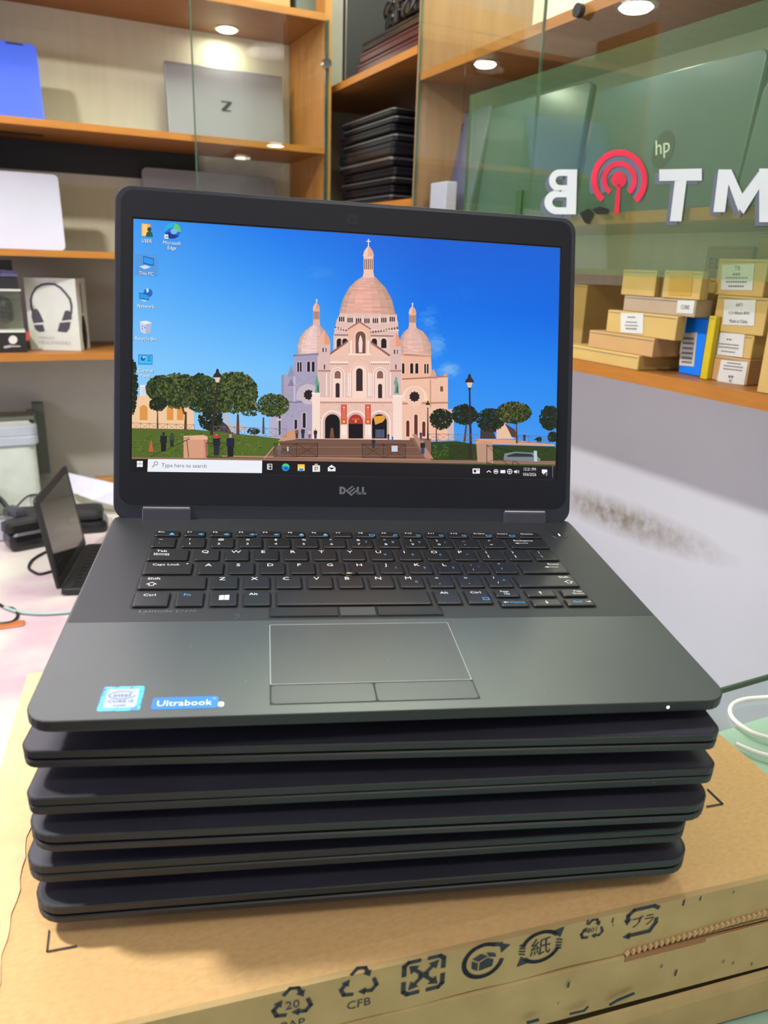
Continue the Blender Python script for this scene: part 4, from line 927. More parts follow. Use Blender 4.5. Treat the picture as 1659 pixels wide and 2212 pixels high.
s.build('dust_specks', 'padworn', lp, local=True, recalc=False, kind='stuff')
MB().stroke([(-79.5, 84.2), (-77.2, 87.6), (-77.6, 90.2), (-79.4, 90.4), (-80, 88.8), (-77.4, 88.2)], 0.18, 0.2).build('scratch', 'logo', lp, local=True, recalc=False)

# ---- lid, in its own plane: (x, v, d) with v up the lid and d towards the viewer
YH, TL = 224.758, 0.3655
LIDM = Matrix(((1, 0, 0, 0), (0, math.sin(TL), -math.cos(TL), YH), (0, math.cos(TL), math.sin(TL), 3), (0, 0, 0, 1)))
def lm(): return MB(LIDM)
VT = 226.7
shell = lm().loft([ring(-h, h, -4.5, VT, 11, i, d) for i, d in ((3, -5.6), (0.6, -5.0), (0, -4.0), (0, -0.7), (0.3, -0.1), (1.0, 0.1))]).build('lid', 'shell', lp, local=True)
# bezel with its screen opening
SH, SV0, SV1 = 154.9, 29.35, 203.7
outer = ring(-h+3.6, h-3.6, 6.8, VT-3.2, 9, 0, 0.75, 8); outer0 = [(x, y, 0.0) for x, y, z in outer]; 
cut = (-SH-1.0, SH+1.0, SV0-1.0, SV1+1.0)
inn = [(min(max(x, cut[0]), cut[1]), min(max(y, cut[2]), cut[3])) for x, y, z in outer]
s = lm(); n = len(outer)
oo = [(x*0.9965, y, 0.95) for x, y, z in outer]
s.add([(x, y, 0.05) for x, y, z in outer]+oo+[(x, y, 0.95) for x, y in inn]+[(x, y, 0.05) for x, y in inn], [(a*n+i, a*n+(i+1) % n, (a+1)*n+(i+1) % n, (a+1)*n+i) for a in range(3) for i in range(n)])
s.build('bezel', 'bezel', lp, local=True)
cw = lm().loft([[(x, y, d) for x, y in rrect(-6.9, 0.7, 209.9, 217.0, 1.2, 3)] for d in (0.9, 1.05)]).build('webcam', 'well', lp, local=True)
lm().disc((-2.9, 213.2, 1.05), (0, 0, 1), 1.3, 0.1, 16).build('lens', 'scr', cw, local=True)
s = lm()
for x in (-28, 26, 4.8): s.disc((x, 213.6, 0.9), (0, 0, 1), 0.45, 0.08, 8)
s.build('microphone_holes', 'well', lp, local=True)
# maker's lettering under the screen, built from strokes and polygons
s = lm()
f = lambda pts: s.poly(pts, 1.0)
def bar(x0, x1, y0, y1): s.poly([(x0, y0), (x1, y0), (x1, y1), (x0, y1)], 1.0)
y0, y1 = 15.6, 21.2
bar(-9.8, -8.1, y0, y1)
o = [(-8.1+3.0*math.sin(math.radians(a)), 18.4+2.8*math.cos(math.radians(a))) for a in range(0, 181, 20)]; i_ = [(-8.1+1.5*math.sin(math.radians(a)), 18.4+1.4*math.cos(math.radians(a))) for a in range(0, 181, 20)]
for k in range(len(o)-1): s.poly([o[k], o[k+1], i_[k+1], i_[k]], 1.0)
for k, (dx, dy) in enumerate(((-1.9, 1.7), (0, 0), (1.9, -1.7))):       # tilted E: three slanting bars and a spine
    s.stroke([(-2.1+dx*0.85, 18.4+dy*0.85-1.2), (1.2+dx*0.85, 18.4+dy*0.85+1.5)], 1.1, 1.0)
s.stroke([(-4.6, 18.2), (-1.0, 15.0)], 1.2, 1.0)
for x in (2.8, 6.6): bar(x, x+1.6, y0, y1); bar(x, x+3.3, y0, y0+1.5)
s.build('maker_logo', 'logo', lp, local=True, recalc=False, label='grey metal maker lettering')
# hinges
for x0, x1, lb in ((-147.8, -114.4, 'left'), (114.4, 147.6, 'right')):
    hg = lm().loft([[(x, y, d) for x, y in ((x0, -5.2), (x1, -5.2), (x1, 4.0), (x0, 4.0))] for d in (-4, 2.4)]).build('hinge', 'hinge', lp, local=True, bevel=0.8)
    lm().box(x0+0.6, x1-1.0, 4.0, 5.0, -1, 2.1).build('hinge_cap', 'chrome', hg, local=True, label='bright metal cap on the hinge')
# ------------------------------------------------------------------ the lit picture on the screen (flat coloured shapes)
MLT = ML.transposed(); CAML = MLT @ (-OL); DN = Vector((0, -math.cos(TL), math.sin(TL))); LO = Vector((0, YH, 3))+DN*0.3
def lp2(px, py):
    d = MLT @ ray(px, py); P = CAML+d*((LO-CAML).dot(DN)/d.dot(DN))-LO
    return (P.x, P.y*math.sin(TL)+P.z*math.cos(TL))
def clampS(p): return (min(max(p[0], -SH), SH), min(max(p[1], SV0), SV1))
class Art:
    def __init__(s): s.v = []; s.f = []; s.c = []; s.d = 0.30
    def layer(s, k=1): s.d += 0.012*k
    def lm(s, pts, cols, d=None):      # points already in lid mm
        n = len(s.v); d = s.d if d is None else d
        s.v += [LIDM @ Vector((*clampS(p), d)) for p in pts]; s.f.append(tuple(range(n, n+len(pts))))
        s.c.append([(*lin(c), 1) for c in cols] if isinstance(cols[0], (tuple, list)) else [(*lin(cols), 1)]*len(pts))
    def px(s, pts, col, d=None): s.lm([lp2(*p) for p in pts], col, d)
    def text(s, t, px, py, hpx, col, sx=1.0, align='CENTER'):
        x, y = lp2(px, py); sc = hpx/3.05/0.72
        vs, fs = text_geo(t, 1, align); n = len(s.v)
        s.v += [LIDM @ Vector((*clampS((x+v.x*sc*sx, y+v.y*sc)), s.d)) for v in vs]
        for f in fs: s.f.append(tuple(i+n for i in f)); s.c.append([(*lin(col), 1)]*len(f))
    def build(s, name, par):
        me = bpy.data.meshes.new(name); me.from_pydata([v*0.001 for v in s.v], [], s.f)
        ca = me.color_attributes.new('Col', 'FLOAT_COLOR', 'CORNER')
        flat = [x for f in s.c for c in f for x in c]; ca.data.foreach_set('color', flat)
        me.materials.append(M['screen']); o = bpy.data.objects.new(name, me); COL.objects.link(o); o.parent = par; return o
A = Art()
# sky, bilinear between the corners (u left to right, w bottom to top)
SK = {(0, 3): (64, 152, 240), (1, 3): (16, 118, 234), (2, 3): (0, 92, 214), (3, 3): (14, 96, 214), (0, 2): (92, 176, 250), (1, 2): (64, 156, 246), (2, 2): (6, 112, 232), (3, 2): (4, 104, 226),
      (0, 1): (132, 200, 252), (1, 1): (112, 190, 252), (2, 1): (44, 142, 244), (3, 1): (38, 136, 240), (0, 0): (158, 206, 246), (1, 0): (140, 198, 246), (2, 0): (78, 160, 242), (3, 0): (70, 152, 240)}
def sky(u, w):
    a = min(int(u*3), 2); b = min(int(w*3), 2); fu = u*3-a; fw_ = w*3-b
    m = lambda p, q, t: tuple(p[i]*(1-t)+q[i]*t for i in range(3))
    return m(m(SK[a, b], SK[a+1, b], fu), m(SK[a, b+1], SK[a+1, b+1], fu), fw_)
GX, GY = 30, 18; B0 = 53.0
for j in range(GY):
    for i in range(GX):
        q = [(i, j), (i+1, j), (i+1, j+1), (i, j+1)]
        A.lm([(-SH+2*SH*a/GX, B0+(SV1-B0)*b/GY) for a, b in q], [sky(a/GX, b/GY) for a, b in q])
A.lm([(-SH, SV0), (SH, SV0), (SH, B0), (-SH, B0)], (62, 82, 40))
A.layer()
R_ = random.Random(4)
def blobs(cx, cy, rx, ry, n, cols, r=(1.5, 4), sq=1.0, jag=6):
    if sq == 1.0: n = int(n*2.6); r = (r[0]*0.5, r[1]*0.62)
    if sq == 1.0:
        for k in range(n//14):
            a = R_.uniform(0, 6.283); q = math.sqrt(R_.random())*0.86; x = cx+rx*q*math.cos(a); y = cy+ry*q*math.sin(a); rr = R_.uniform(r[1]*1.1, r[1]*2.1)
            A.px([(x+rr*R_.uniform(0.7, 1.1)*math.cos(t*0.9), y+rr*R_.uniform(0.7, 1.1)*math.sin(t*0.9)) for t in range(7)], lerp(cols[0], (24, 32, 18), 0.4), A.d-0.006)
    for k in range(n):
        a = R_.uniform(0, 6.283); q = math.sqrt(R_.random()); x = cx+rx*q*math.cos(a); y = cy+ry*q*math.sin(a); rr = R_.uniform(*r); c = R_.choice(cols); a0 = R_.random()*6
        A.px([(x+rr*R_.uniform(0.6, 1.1)*math.cos(a0+t*6.283/jag), y+rr*sq*R_.uniform(0.6, 1.1)*math.sin(a0+t*6.283/jag)) for t in range(jag)], c, A.d+R_.random()*0.03)
def cloud(cx, cy, rx, ry, n, alpha):
    # wisps: pale shapes whose colour is close to the sky behind
    for k in range(n):
        a = R_.uniform(0, 6.283); q = R_.random()**0.6; x = cx+rx*q*math.cos(a); y = cy+ry*q*math.sin(a)
        u, v = lp2(x, y); sk = sky((u+SH)/2/SH, min(max((v-B0)/(SV1-B0), 0), 1)); t = alpha*(1-q)*R_.uniform(0.5, 1)
        c = tuple(sk[i]*(1-t)+(205, 212, 240)[i]*t for i in range(3)); rr = R_.uniform(5, 10)
        A.px([(x+rr*R_.uniform(0.7, 1.2)*math.cos(tt*0.7), y+rr*0.7*R_.uniform(0.7, 1.2)*math.sin(tt*0.7)) for tt in range(9)], c, A.d+t*0.03)
cloud(925, 690, 24, 38, 60, 0.32); cloud(940, 745, 26, 32, 90, 0.5); cloud(968, 800, 28, 18, 70, 0.65); cloud(690, 590, 42, 16, 40, 0.15); cloud(1000, 640, 30, 20, 20, 0.08)
A.layer(4)
def rc(x0, y0, x1, y1, c): A.px([(x0, y0), (x1, y0), (x1, y1), (x0, y1)], c)
def lerp(a, b, t): return tuple(a[i]*(1-t)+b[i]*t for i in range(3))
PK, PKL, SHD, LAV, DK, PCH, TAN = (238, 194, 176), (248, 220, 204), (176, 128, 118), (168, 160, 186), (34, 26, 34), (238, 184, 158), (196, 140, 116)
def dome(prof_l, prof_r, cl, cr_, ribs=9):
    """rows of stone bands between the left and right profiles (lists of points from base to top)"""
    n = 26
    def at(pr, t):
        k = t*(len(pr)-1); i = min(int(k), len(pr)-2); f = k-i; return (pr[i][0]*(1-f)+pr[i+1][0]*f, pr[i][1]*(1-f)+pr[i+1][1]*f)
    for j in range(n):
        a, b = j/n, (j+1)/n; l0, l1, r0, r1 = at(prof_l, a), at(prof_l, b), at(prof_r, a), at(prof_r, b); m = 9
        for i in range(m):
            s0, s1 = i/m, (i+1)/m; w = 0.5-0.5*math.cos(math.pi*(s0+s1)/2)
            sm = (s0+s1)/2; gr = (186, 160, 150); c = lerp(gr, cl, min(1, sm*3.2)) if sm < 0.45 else lerp(cl, lerp(cr_, gr, 0.45), min(1, (sm-0.45)*3)); k = 0.86+0.2*math.sin(math.pi*min((s0+s1)/2*0.8+0.1, 1))*(1.03 if j % 2 else 0.84)+R_.uniform(-0.04, 0.04)
            c = tuple(min(255, v*k) for v in c); e0, e1 = 0.5-0.5*math.cos(math.pi*s0), 0.5-0.5*math.cos(math.pi*s1)
            P_ = lambda l, r, t: (l[0]*(1-t)+r[0]*t, l[1]*(1-t)+r[1]*t+3.0*math.sin(math.pi*t)*(1-(a+b)/2))
            A.px([P_(l0, r0, e0), P_(l0, r0, e1), P_(l1, r1, e1), P_(l1, r1, e0)], c)
def lantern(cx, y0, y1, w0, w1, ytip, c):
    A.px([(cx-w0, y0), (cx+w0, y0), (cx+w1, y0-(y0-y1)*0.25), (cx+w1, y1), (cx-w1, y1), (cx-w1, y0-(y0-y1)*0.25)], c); A.layer()
    n = 5
    for k in range(n): x = cx-w1*0.75+1.5*w1*k/(n-1); A.px([(x-w1*0.09, y0-(y0-y1)*0.38), (x+w1*0.09, y0-(y0-y1)*0.38), (x+w1*0.09, y1+(y0-y1)*0.14), (x-w1*0.09, y1+(y0-y1)*0.14)], (96, 66, 62))
    A.px([(cx-w1*1.15, y1+1), (cx+w1*1.15, y1+1), (cx+w1*0.9, y1-(y1-ytip)*0.45), (cx, ytip), (cx-w1*0.9, y1-(y1-ytip)*0.45)], lerp(c, (210, 130, 100), 0.35))
    A.px([(cx-w1*1.15, y1+1), (cx-w1*0.2, y1+1), (cx, ytip), (cx-w1*0.9, y1-(y1-ytip)*0.45)], lerp(c, (250, 220, 200), 0.3), A.d+0.006)
    A.layer()
def cross(cx, y0, h_):
    A.px([(cx-0.9, y0), (cx+0.9, y0), (cx+0.9, y0-h_), (cx-0.9, y0-h_)], (246, 236, 236)); A.px([(cx-h_*0.28, y0-h_*0.72), (cx+h_*0.28, y0-h_*0.72), (cx+h_*0.28, y0-h_*0.6), (cx-h_*0.28, y0-h_*0.6)], (246, 236, 236))
def arch(cx, yb, w, ysp, c, ring_=None, rc_=PKL):
    """round-headed opening: half width w, springing at ysp, bottom yb"""
    if ring_:
        A.px([(cx-w-ring_, yb)]+[(cx-(w+ring_)*math.cos(math.radians(t)), ysp-(w+ring_)*math.sin(math.radians(t))) for t in range(0, 181, 15)]+[(cx+w+ring_, yb)], rc_); A.layer()
        A.px([(cx-w-ring_*0.55, yb)]+[(cx-(w+ring_*0.55)*math.cos(math.radians(t)), ysp-(w+ring_*0.55)*math.sin(math.radians(t))) for t in range(0, 181, 15)]+[(cx+w+ring_*0.55, yb)], lerp(rc_, SHD, 0.45)); A.layer()
    A.px([(cx-w, yb)]+[(cx-w*math.cos(math.radians(t)), ysp-w*math.sin(math.radians(t))) for t in range(0, 181, 20)]+[(cx+w, yb)], c)
def rose(cx, cy, r):
    A.px([(cx+r*1.75*math.cos(t*0.314), cy+r*1.75*math.sin(t*0.314)) for t in range(20)], lerp(LAV if cx < 700 else PCH, PKL, 0.4)); A.layer()
    A.px([(cx+r*(1.0 if t % 2 else 0.8)*math.cos(t*0.314), cy+r*(1.0 if t % 2 else 0.8)*math.sin(t*0.314)) for t in range(20)], (40, 30, 36)); A.layer()
def courses(x0, y0, x1, y1, c, st=3.2, k=0.93):
    y = y0
    while y < y1: rc(x0, y, x1, min(y+0.7, y1), tuple(v*k for v in c)); y += st
def mottle(x0, y0, x1, y1, n, lo=(176, 128, 122), hi=(255, 238, 226), a=0.3):
    for k in range(n):
        x = R_.uniform(x0, x1-4); y = R_.uniform(y0, y1-1.4); c = lerp(PK if x > 692 else LAV, R_.choice([lo, hi, (196, 176, 196)]), R_.uniform(0.1, a)); A.px([(x, y), (x+R_.uniform(2, 6), y), (x+R_.uniform(2, 6), y+1.3), (x, y+1.3)], c, A.d+R_.random()*0.01)
# towers and domes
dome([(643.4, 765), (642, 745), (648, 728), (658, 714), (675.5, 702)], [(712.6, 765), (714, 744), (709, 728), (702, 714), (690.6, 702)], (232, 196, 186), (214, 158, 138)); A.layer()
lantern(683.5, 703, 668, 8, 7.0, 652, (228, 176, 160)); cross(684, 654, 8)
dome([(865.4, 765), (863, 742), (866, 727), (873, 716), (882, 709)], [(932, 768), (931, 745), (924, 729), (914, 716), (901, 709)], (226, 180, 164), (224, 168, 142)); A.layer()
lantern(891, 710, 676, 9, 7.4, 660, (232, 184, 160)); cross(891, 662, 8)
dome([(731, 690), (735, 666), (741, 645), (754, 621), (768, 607), (783, 597)], [(857, 694), (852, 669), (846, 646), (833, 622), (819, 607), (811, 598)], (226, 168, 148), (212, 150, 122)); A.layer()
lantern(796, 600, 553, 13, 10.5, 530, (240, 196, 178)); cross(796, 532, 16)
# drum
A.px([(727, 692), (735, 676), (854, 680), (860, 698), (861, 775), (720, 770), (720, 728)], (226, 190, 180)); A.layer()
for k in range(7):
    x = 738+k*18.2; yy = 688+(k-3)**2*-0.4+3.2
    for q in (-4.2, 0, 4.2): arch(x+q, yy+7, 1.3, yy-2, DK)
    rc(x+8.2, yy-9, x+10.0, yy+10, (244, 216, 206))
A.layer(); 
for k in range(24):
    x = 723+k*5.8; yy = 713-abs(k-11.5)*0.35+6*math.sin(math.pi*k/23)-3; rc(x, yy, x+3.3, yy+5, (104, 74, 76))
A.px([(722, 709), (862, 713), (862, 715), (722, 711)], (244, 212, 200)); A.px([(722, 722), (862, 725), (862, 728), (722, 725)], (150, 116, 116))
for x in (733, 745, 808.5, 829): arch(x, 752, 5.6, 737, DK, 3.2)
A.layer()
# left tower
A.px([(636, 766), (692, 762), (692, 812), (634, 808)], LAV); courses(636, 770, 690, 806, LAV)
A.px([(634, 766), (692, 763), (692, 767), (634, 770)], (112, 100, 118)); A.layer()
for x in (644, 649.5, 666.5, 676.5): arch(x, 803, 2.9 if x > 660 else 1.8, 784, DK, 1.5, (206, 194, 210))
A.px([(608, 810), (690, 806), (690, 949), (606, 949)], LAV); courses(608, 812, 690, 948, LAV); mottle(609, 812, 690, 948, 350, (130, 124, 152), (206, 198, 214), 0.5); A.px([(582, 904), (610, 884), (610, 949), (581, 947)], (180, 176, 200))
A.layer(); A.px([(621, 814), (637, 814), (633, 800), (629, 788), (625, 800)], (150, 144, 170)); A.px([(621, 834), (629, 818), (637, 834)], (136, 128, 152))
A.px([(607, 868), (690, 866), (690, 869), (607, 871)], (126, 116, 138)); rc(608, 810, 613, 880, (150, 142, 168)); rc(634, 812, 638, 868, (196, 186, 204)); A.layer()
A.px([(640, 864)]+[(666-26*math.cos(math.radians(t)), 856-26*math.sin(math.radians(t))) for t in range(0, 181, 12)]+[(692, 864)], (196, 184, 202)); A.layer(); rose(667, 853, 12)
arch(657, 924, 3.0, 895, DK, 2.5, (200, 188, 206)); arch(639, 927, 2.6, 909, DK, 2, (200, 188, 206)); A.layer()
# right tower and side
A.px([(866, 762), (930, 766), (934, 822), (866, 822)], PCH); courses(866, 768, 932, 820, PCH); A.px([(866, 764), (932, 768), (932, 772), (866, 768)], (156, 108, 96)); A.layer()
for x in (870, 889, 900, 918, 923.5): arch(x, 807, 3.1 if x < 910 else 1.7, 788, DK, 1.5, (250, 218, 190))
A.px([(866, 820), (935, 818), (943, 814), (967, 812), (967, 952), (866, 952)], (242, 192, 166)); courses(866, 824, 966, 950, (242, 192, 166), 3.4, 0.95); mottle(868, 824, 966, 950, 400, (220, 160, 130), (252, 214, 190), 0.5); A.px([(966, 884), (980, 884), (980, 952), (966, 952)], (206, 184, 184))
A.layer(); A.px([(928, 818), (944, 820), (941, 806), (936, 797), (931, 806)], (216, 160, 140)); rc(958, 808, 966, 816, (216, 160, 140)); A.px([(866, 818), (967, 812), (967, 815), (866, 821)], (170, 118, 100)); rc(928, 820, 931, 880, (206, 152, 126))
A.px([(868, 870), (967, 868), (967, 872), (868, 874)], (190, 136, 112)); A.layer()
A.px([(868, 866)]+[(895-28*math.cos(math.radians(t)), 862-28*math.sin(math.radians(t))) for t in range(0, 181, 12)]+[(923, 866)], (252, 214, 186)); A.layer(); rose(895, 857, 12)
for x, w, y in ((880.5, 3.2, 912), (898, 3.4, 899), (915, 3.2, 914)): arch(x, 943, w, y, (96, 44, 40), 2.6, (252, 216, 186))
for x in (952, 955): arch(x, 846, 1.4, 836, (110, 70, 60))
A.layer(2)
# main facade
A.px([(686, 770), (713, 762), (752, 735), (797, 735), (843, 767), (868, 770), (869, 950), (674, 950), (674, 848), (686, 848)], PK)
A.layer(); courses(688, 772, 866, 948, PK, 3.0, 0.95); mottle(689, 772, 866, 948, 900); mottle(714, 806, 846, 858, 700, (206, 190, 216), (226, 206, 224), 0.9); mottle(700, 872, 850, 900, 160, (206, 190, 216), (240, 214, 214), 0.8); A.layer()
A.px([(710, 764), (752, 735), (752, 739), (712, 768)], (150, 100, 92)); A.px([(843, 767), (799, 736), (799, 740), (841, 771)], (150, 100, 92))
for k in range(12): x = 713+k*3.2; y = 764-k*2.25; rc(x, y, x+1.6, y+2.6, (120, 78, 74)); x = 801+k*3.3; y = 742+k*2.2; rc(x, y, x+1.6, y+2.6, (120, 78, 74))
A.layer(); rc(713, 781, 752, 785.5, (250, 222, 210)); rc(800, 781, 842, 785.5, (250, 222, 210))
for k in range(10): rc(714+k*3.9, 785.5, 716+k*3.9, 788, (120, 80, 76)); rc(801+k*4.1, 785.5, 803+k*4.1, 788, (120, 80, 76))
# turrets
for x0, x1, tip, yc in ((688, 713, 713, 744), (843, 866, 719, 748)):
    cx = (x0+x1)/2; A.px([(x0, yc), (x1, yc), (x1, 858), (x0, 858)], lerp(PK, LAV, 0.25)); A.layer()
    A.px([(x0-1, yc+1), (x1+1, yc+1), (x1-1, yc-12), (cx+4, yc-24), (cx, tip), (cx-4, yc-24), (x0+1, yc-12)], (226, 156, 132)); A.px([(x0-1, yc+1), (cx, yc+1), (cx, tip), (cx-4, yc-24), (x0+1, yc-12)], (236, 178, 158), A.d+0.006)
    A.px([(x0-1, 800), (x1+1, 800), (x1+1, 803), (x0-1, 803)], (168, 122, 114)); A.layer(); rc(cx-4, yc+8, cx-1.5, yc+17, DK); rc(cx+2.5, yc+8, cx+4.5, yc+17, (90, 60, 64)); rc(cx-1, 788, cx+1.4, 798, DK); A.layer()
# central niche gable
A.px([(752, 770), (752, 709), (776, 694), (800, 709), (800, 770)], (238, 186, 162)); A.layer()
A.px([(750, 711), (776, 693.5), (802, 711), (800, 713), (776, 698), (752, 713)], (170, 112, 98)); arch(778.5, 764, 10.5, 727, (120, 76, 62), 3.2, (250, 216, 200)); A.layer()
A.px([(775, 762), (782, 762), (783, 740), (781, 730), (778.5, 724), (776, 730), (774, 742)], (238, 220, 214)); rc(756, 736, 760, 764, (250, 226, 214)); rc(793, 736, 797, 764, (250, 226, 214)); A.layer()
# middle storey
rc(752, 764, 800, 768, (250, 224, 210)); A.layer()
for x, w, ysp, yb, rr in ((776, 7, 803, 845, 10), (729, 4.2, 832, 859, 0), (820.5, 4.2, 834, 861, 0)):
    if rr: arch(x, yb+15, w+9, ysp+1, (250, 214, 196), 3.5); A.layer(); arch(x, yb, w, ysp, (60, 40, 44))
    else: arch(x, 860, 11, 809, (246, 214, 200), 4.5, (250, 226, 214)); A.layer(); arch(x, 818, 6.5, 808, (140, 96, 84)); arch(x, yb, w, ysp, (56, 40, 44), 1.5)
    A.layer()
for x in (752, 756, 797, 801, 705, 843): rc(x-1.2, 806, x+1.2, 856, (250, 228, 218))
A.px([(672, 858), (850, 861), (850, 870), (672, 867)], (248, 208, 194)); A.layer(); 
for k in range(42): x = 692+k*3.7; rc(x, 868, x+2, 871.5, (150, 98, 92))
# piers with statues
for x0, x1, y in ((674, 691, 850), (848.5, 868, 856)):
    rc(x0, y, x1, 950, lerp(PKL, (255, 255, 255), 0.1)); A.layer(); courses(x0, y+3, x1, 948, PKL, 4.5, 0.92); rc(x0-1, y-2, x1+1, y+2, (250, 230, 220)); A.layer()
for cx, cy in ((685, 828), (856, 830)):
    A.px([(cx-5, cy+21), (cx-3, cy+4), (cx-6, cy-2), (cx-3, cy-10), (cx-2, cy-16), (cx+1, cy-14), (cx+2, cy-6), (cx+5, cy+2), (cx+4, cy+12), (cx+6, cy+21)], (110, 160, 140)); A.px([(cx-1, cy+18), (cx+1, cy+2), (cx+4, cy+10), (cx+3, cy+19)], (60, 100, 90), A.d+0.004); A.layer()
# doorways
for x, w in ((717.8, 16), (768, 15.6), (819, 16)):
    arch(x, 947.5, w, 911, (22, 16, 22), 8.5, (250, 222, 208)); A.layer()
A.px([(752.4, 916)]+[(768-15.4*math.cos(math.radians(t)), 911-15.4*math.sin(math.radians(t))) for t in range(0, 181, 15)]+[(783.4, 916)], (176, 54, 46)); A.layer(); rc(760, 905, 776, 906.4, (226, 140, 90)); A.px([(766, 908), (770, 908), (770, 913), (766, 913)], (230, 180, 60))
for x0, x1 in ((736, 749), (788, 800.6)):
    rc(x0, 874, x1, 917, (214, 88, 70)); A.layer(); cx = (x0+x1)/2; rc(cx-0.6, 877, cx+0.6, 888, (246, 190, 170)); rc(cx-3, 880, cx+3, 881.2, (246, 190, 170)); A.px([(cx+3*math.cos(t), 911+3*math.sin(t)) for t in range(6)], (240, 190, 70))
    for k in range(5): rc(cx-3.5, 890+k*3.2, cx+3.5, 891.2+k*3.2, (232, 140, 118))
    for q in (-5, 0, 5): rc(cx+q-1.4, 919, cx+q+1.4, 940, (252, 232, 222)); 
    rc(x0-1, 940, x1+1, 948, (244, 214, 200)); A.layer()
for k in range(7): rc(811+k*2.8, 928, 812.2+k*2.8, 946, (120, 132, 170))
A.px([(806, 900), (810, 918), (826, 912), (832, 904), (828, 898)], (226, 160, 60)); A.px([(712, 946), (714, 926), (719, 924), (722, 946)], (120, 80, 60)); A.layer(2)
# left background: pale building with arches, roofs
A.px([(285, 858), (345, 852), (419, 888), (419, 932), (285, 925)], (240, 200, 160)); A.layer()
for x in (311, 368, 390): arch(x, 908, 8.5 if x < 340 else 7, 884, (222, 150, 72))
A.px([(450, 912), (468, 900), (498, 925), (506, 938), (450, 932)], (70, 62, 66)); A.px([(478, 896), (490, 890), (500, 916), (520, 916), (540, 930), (500, 934)], (184, 186, 196)); A.layer()
# ground: grass, steps, walls
def gpoly(pts, c): A.px(pts, c)
gpoly([(285, 925), (419, 928), (520, 938), (606, 948), (614, 952), (571, 992), (285, 992)], (84, 104, 38)); A.layer()
blobs(430, 962, 150, 26, 420, [(74, 96, 34), (96, 116, 44), (66, 84, 30), (110, 122, 50)], (1.2, 4), 0.5)
A.layer(3)
gpoly([(916, 956), (985, 953), (1027, 960), (1198, 965), (1198, 1004), (930, 998)], (48, 66, 26)); A.layer()
blobs(945, 975, 26, 16, 90, [(62, 92, 26), (40, 58, 20), (76, 106, 34)], (1.2, 3.5), 0.6); blobs(1110, 980, 84, 15, 120, [(40, 54, 22), (58, 74, 32)], (1.2, 3.5), 0.5)
A.layer(3)
gpoly([(884, 946), (930, 948), (930, 1000), (884, 1000)], (132, 98, 80)); A.layer(); gpoly([(621, 948), (889, 951), (918, 994), (566, 990)], (124, 90, 74)); A.layer()
for k in range(17): y = 950+k*2.55; a = (k+1)/17; gpoly([(621-52*a, y), (889+27*a, y+1.5), (889+27*a, y+2.3), (621-52*a, y+0.8)], R_.choice([(92, 64, 54), (150, 112, 92), (104, 74, 62)]))
A.layer(); gpoly([(285, 988), (1198, 996), (1198, 1004), (285, 991)], (148, 108, 92)); gpoly([(480, 984), (930, 992), (930, 995), (480, 987)], (176, 132, 112)); A.layer()
gpoly([(1027, 948), (1100, 950), (1196, 960), (1196, 964), (1027, 958)], (222, 160, 122)); gpoly([(1027, 952), (1062, 954), (1064, 1000), (1030, 998)], (188, 146, 124)); gpoly([(889, 938), (898, 938), (936, 992), (918, 990)], (182, 132, 112)); A.layer()
gpoly([(397, 942), (448, 942), (448, 990), (397, 990)], (214, 156, 126)); gpoly([(397, 942), (440, 940), (449, 944), (449, 950), (397, 950)], (232, 178, 150)); gpoly([(440, 950), (448, 950), (448, 990), (440, 990)], (176, 122, 100))
gpoly([(622, 932), (638, 930), (638, 950), (600, 954)], (206, 150, 116)); A.layer()
# trees
GN = [(30, 42, 22), (44, 58, 28), (58, 74, 34), (74, 88, 40), (26, 34, 20)]; GL = GN+[(92, 104, 48), (104, 110, 56)]; GD = [(18, 26, 18), (26, 36, 22), (34, 46, 26), (44, 54, 30)]
def trunk(x0, y0, x1, y1, w, c=(92, 58, 44)): A.px([(x0-w*0.6, y0), (x0+w*0.6, y0), (x1+w, y1), (x1-w, y1)], c)
for q in ((402, 890, 401, 930, 3.2), (514, 895, 514, 940, 3.6), (569, 902, 569, 938, 2.6), (341, 885, 341, 926, 1.8), (941, 925, 942, 955, 1.6), (1006, 918, 1002, 955, 2.6), (1114, 915, 1115, 958, 2), (390, 870, 400, 896, 2.5)): trunk(*q)
A.layer()
blobs(286, 835, 11, 62, 150, GD, (2, 6)); blobs(455, 905, 26, 26, 160, GD, (2, 5)); blobs(350, 840, 34, 28, 260, GN, (2, 6)); blobs(385, 845, 44, 38, 520, GL, (2, 6)); blobs(435, 850, 36, 42, 420, GN, (2, 6))
A.layer(3)
blobs(505, 848, 52, 44, 700, GL, (2, 6)); blobs(478, 868, 26, 24, 140, GN, (2, 6)); blobs(590, 876, 34, 25, 380, GL, (1.6, 4.5)); blobs(342, 873, 18, 15, 120, GD, (2, 5)); blobs(540, 884, 22, 16, 100, GL, (2, 4))
blobs(952, 906, 24, 22, 260, GD, (1.6, 4.5)); blobs(1002, 896, 28, 22, 300, GD, (1.6, 4.5)); blobs(1058, 908, 30, 26, 320, GD, (1.6, 4.5))
A.px([(1071, 925), (1088, 912), (1108, 930), (1108, 948), (1071, 948)], (232, 192, 160)); A.px([(1088, 914), (1110, 928), (1118, 945), (1104, 945), (1096, 928)], (84, 62, 66), A.d+0.04); A.px([(1036, 930), (1060, 918), (1070, 948), (1036, 948)], (70, 56, 58))
A.layer(3); blobs(1108, 892, 38, 23, 460, GN+[(120, 104, 50)], (1.6, 4.8)); blobs(1186, 903, 22, 26, 240, GD, (1.6, 5)); blobs(1192, 944, 10, 10, 60, GD, (2, 5)); blobs(1162, 950, 8, 4, 20, GD, (1.5, 3)); blobs(548, 932, 14, 7, 50, GD, (1.5, 3))
A.layer(4)
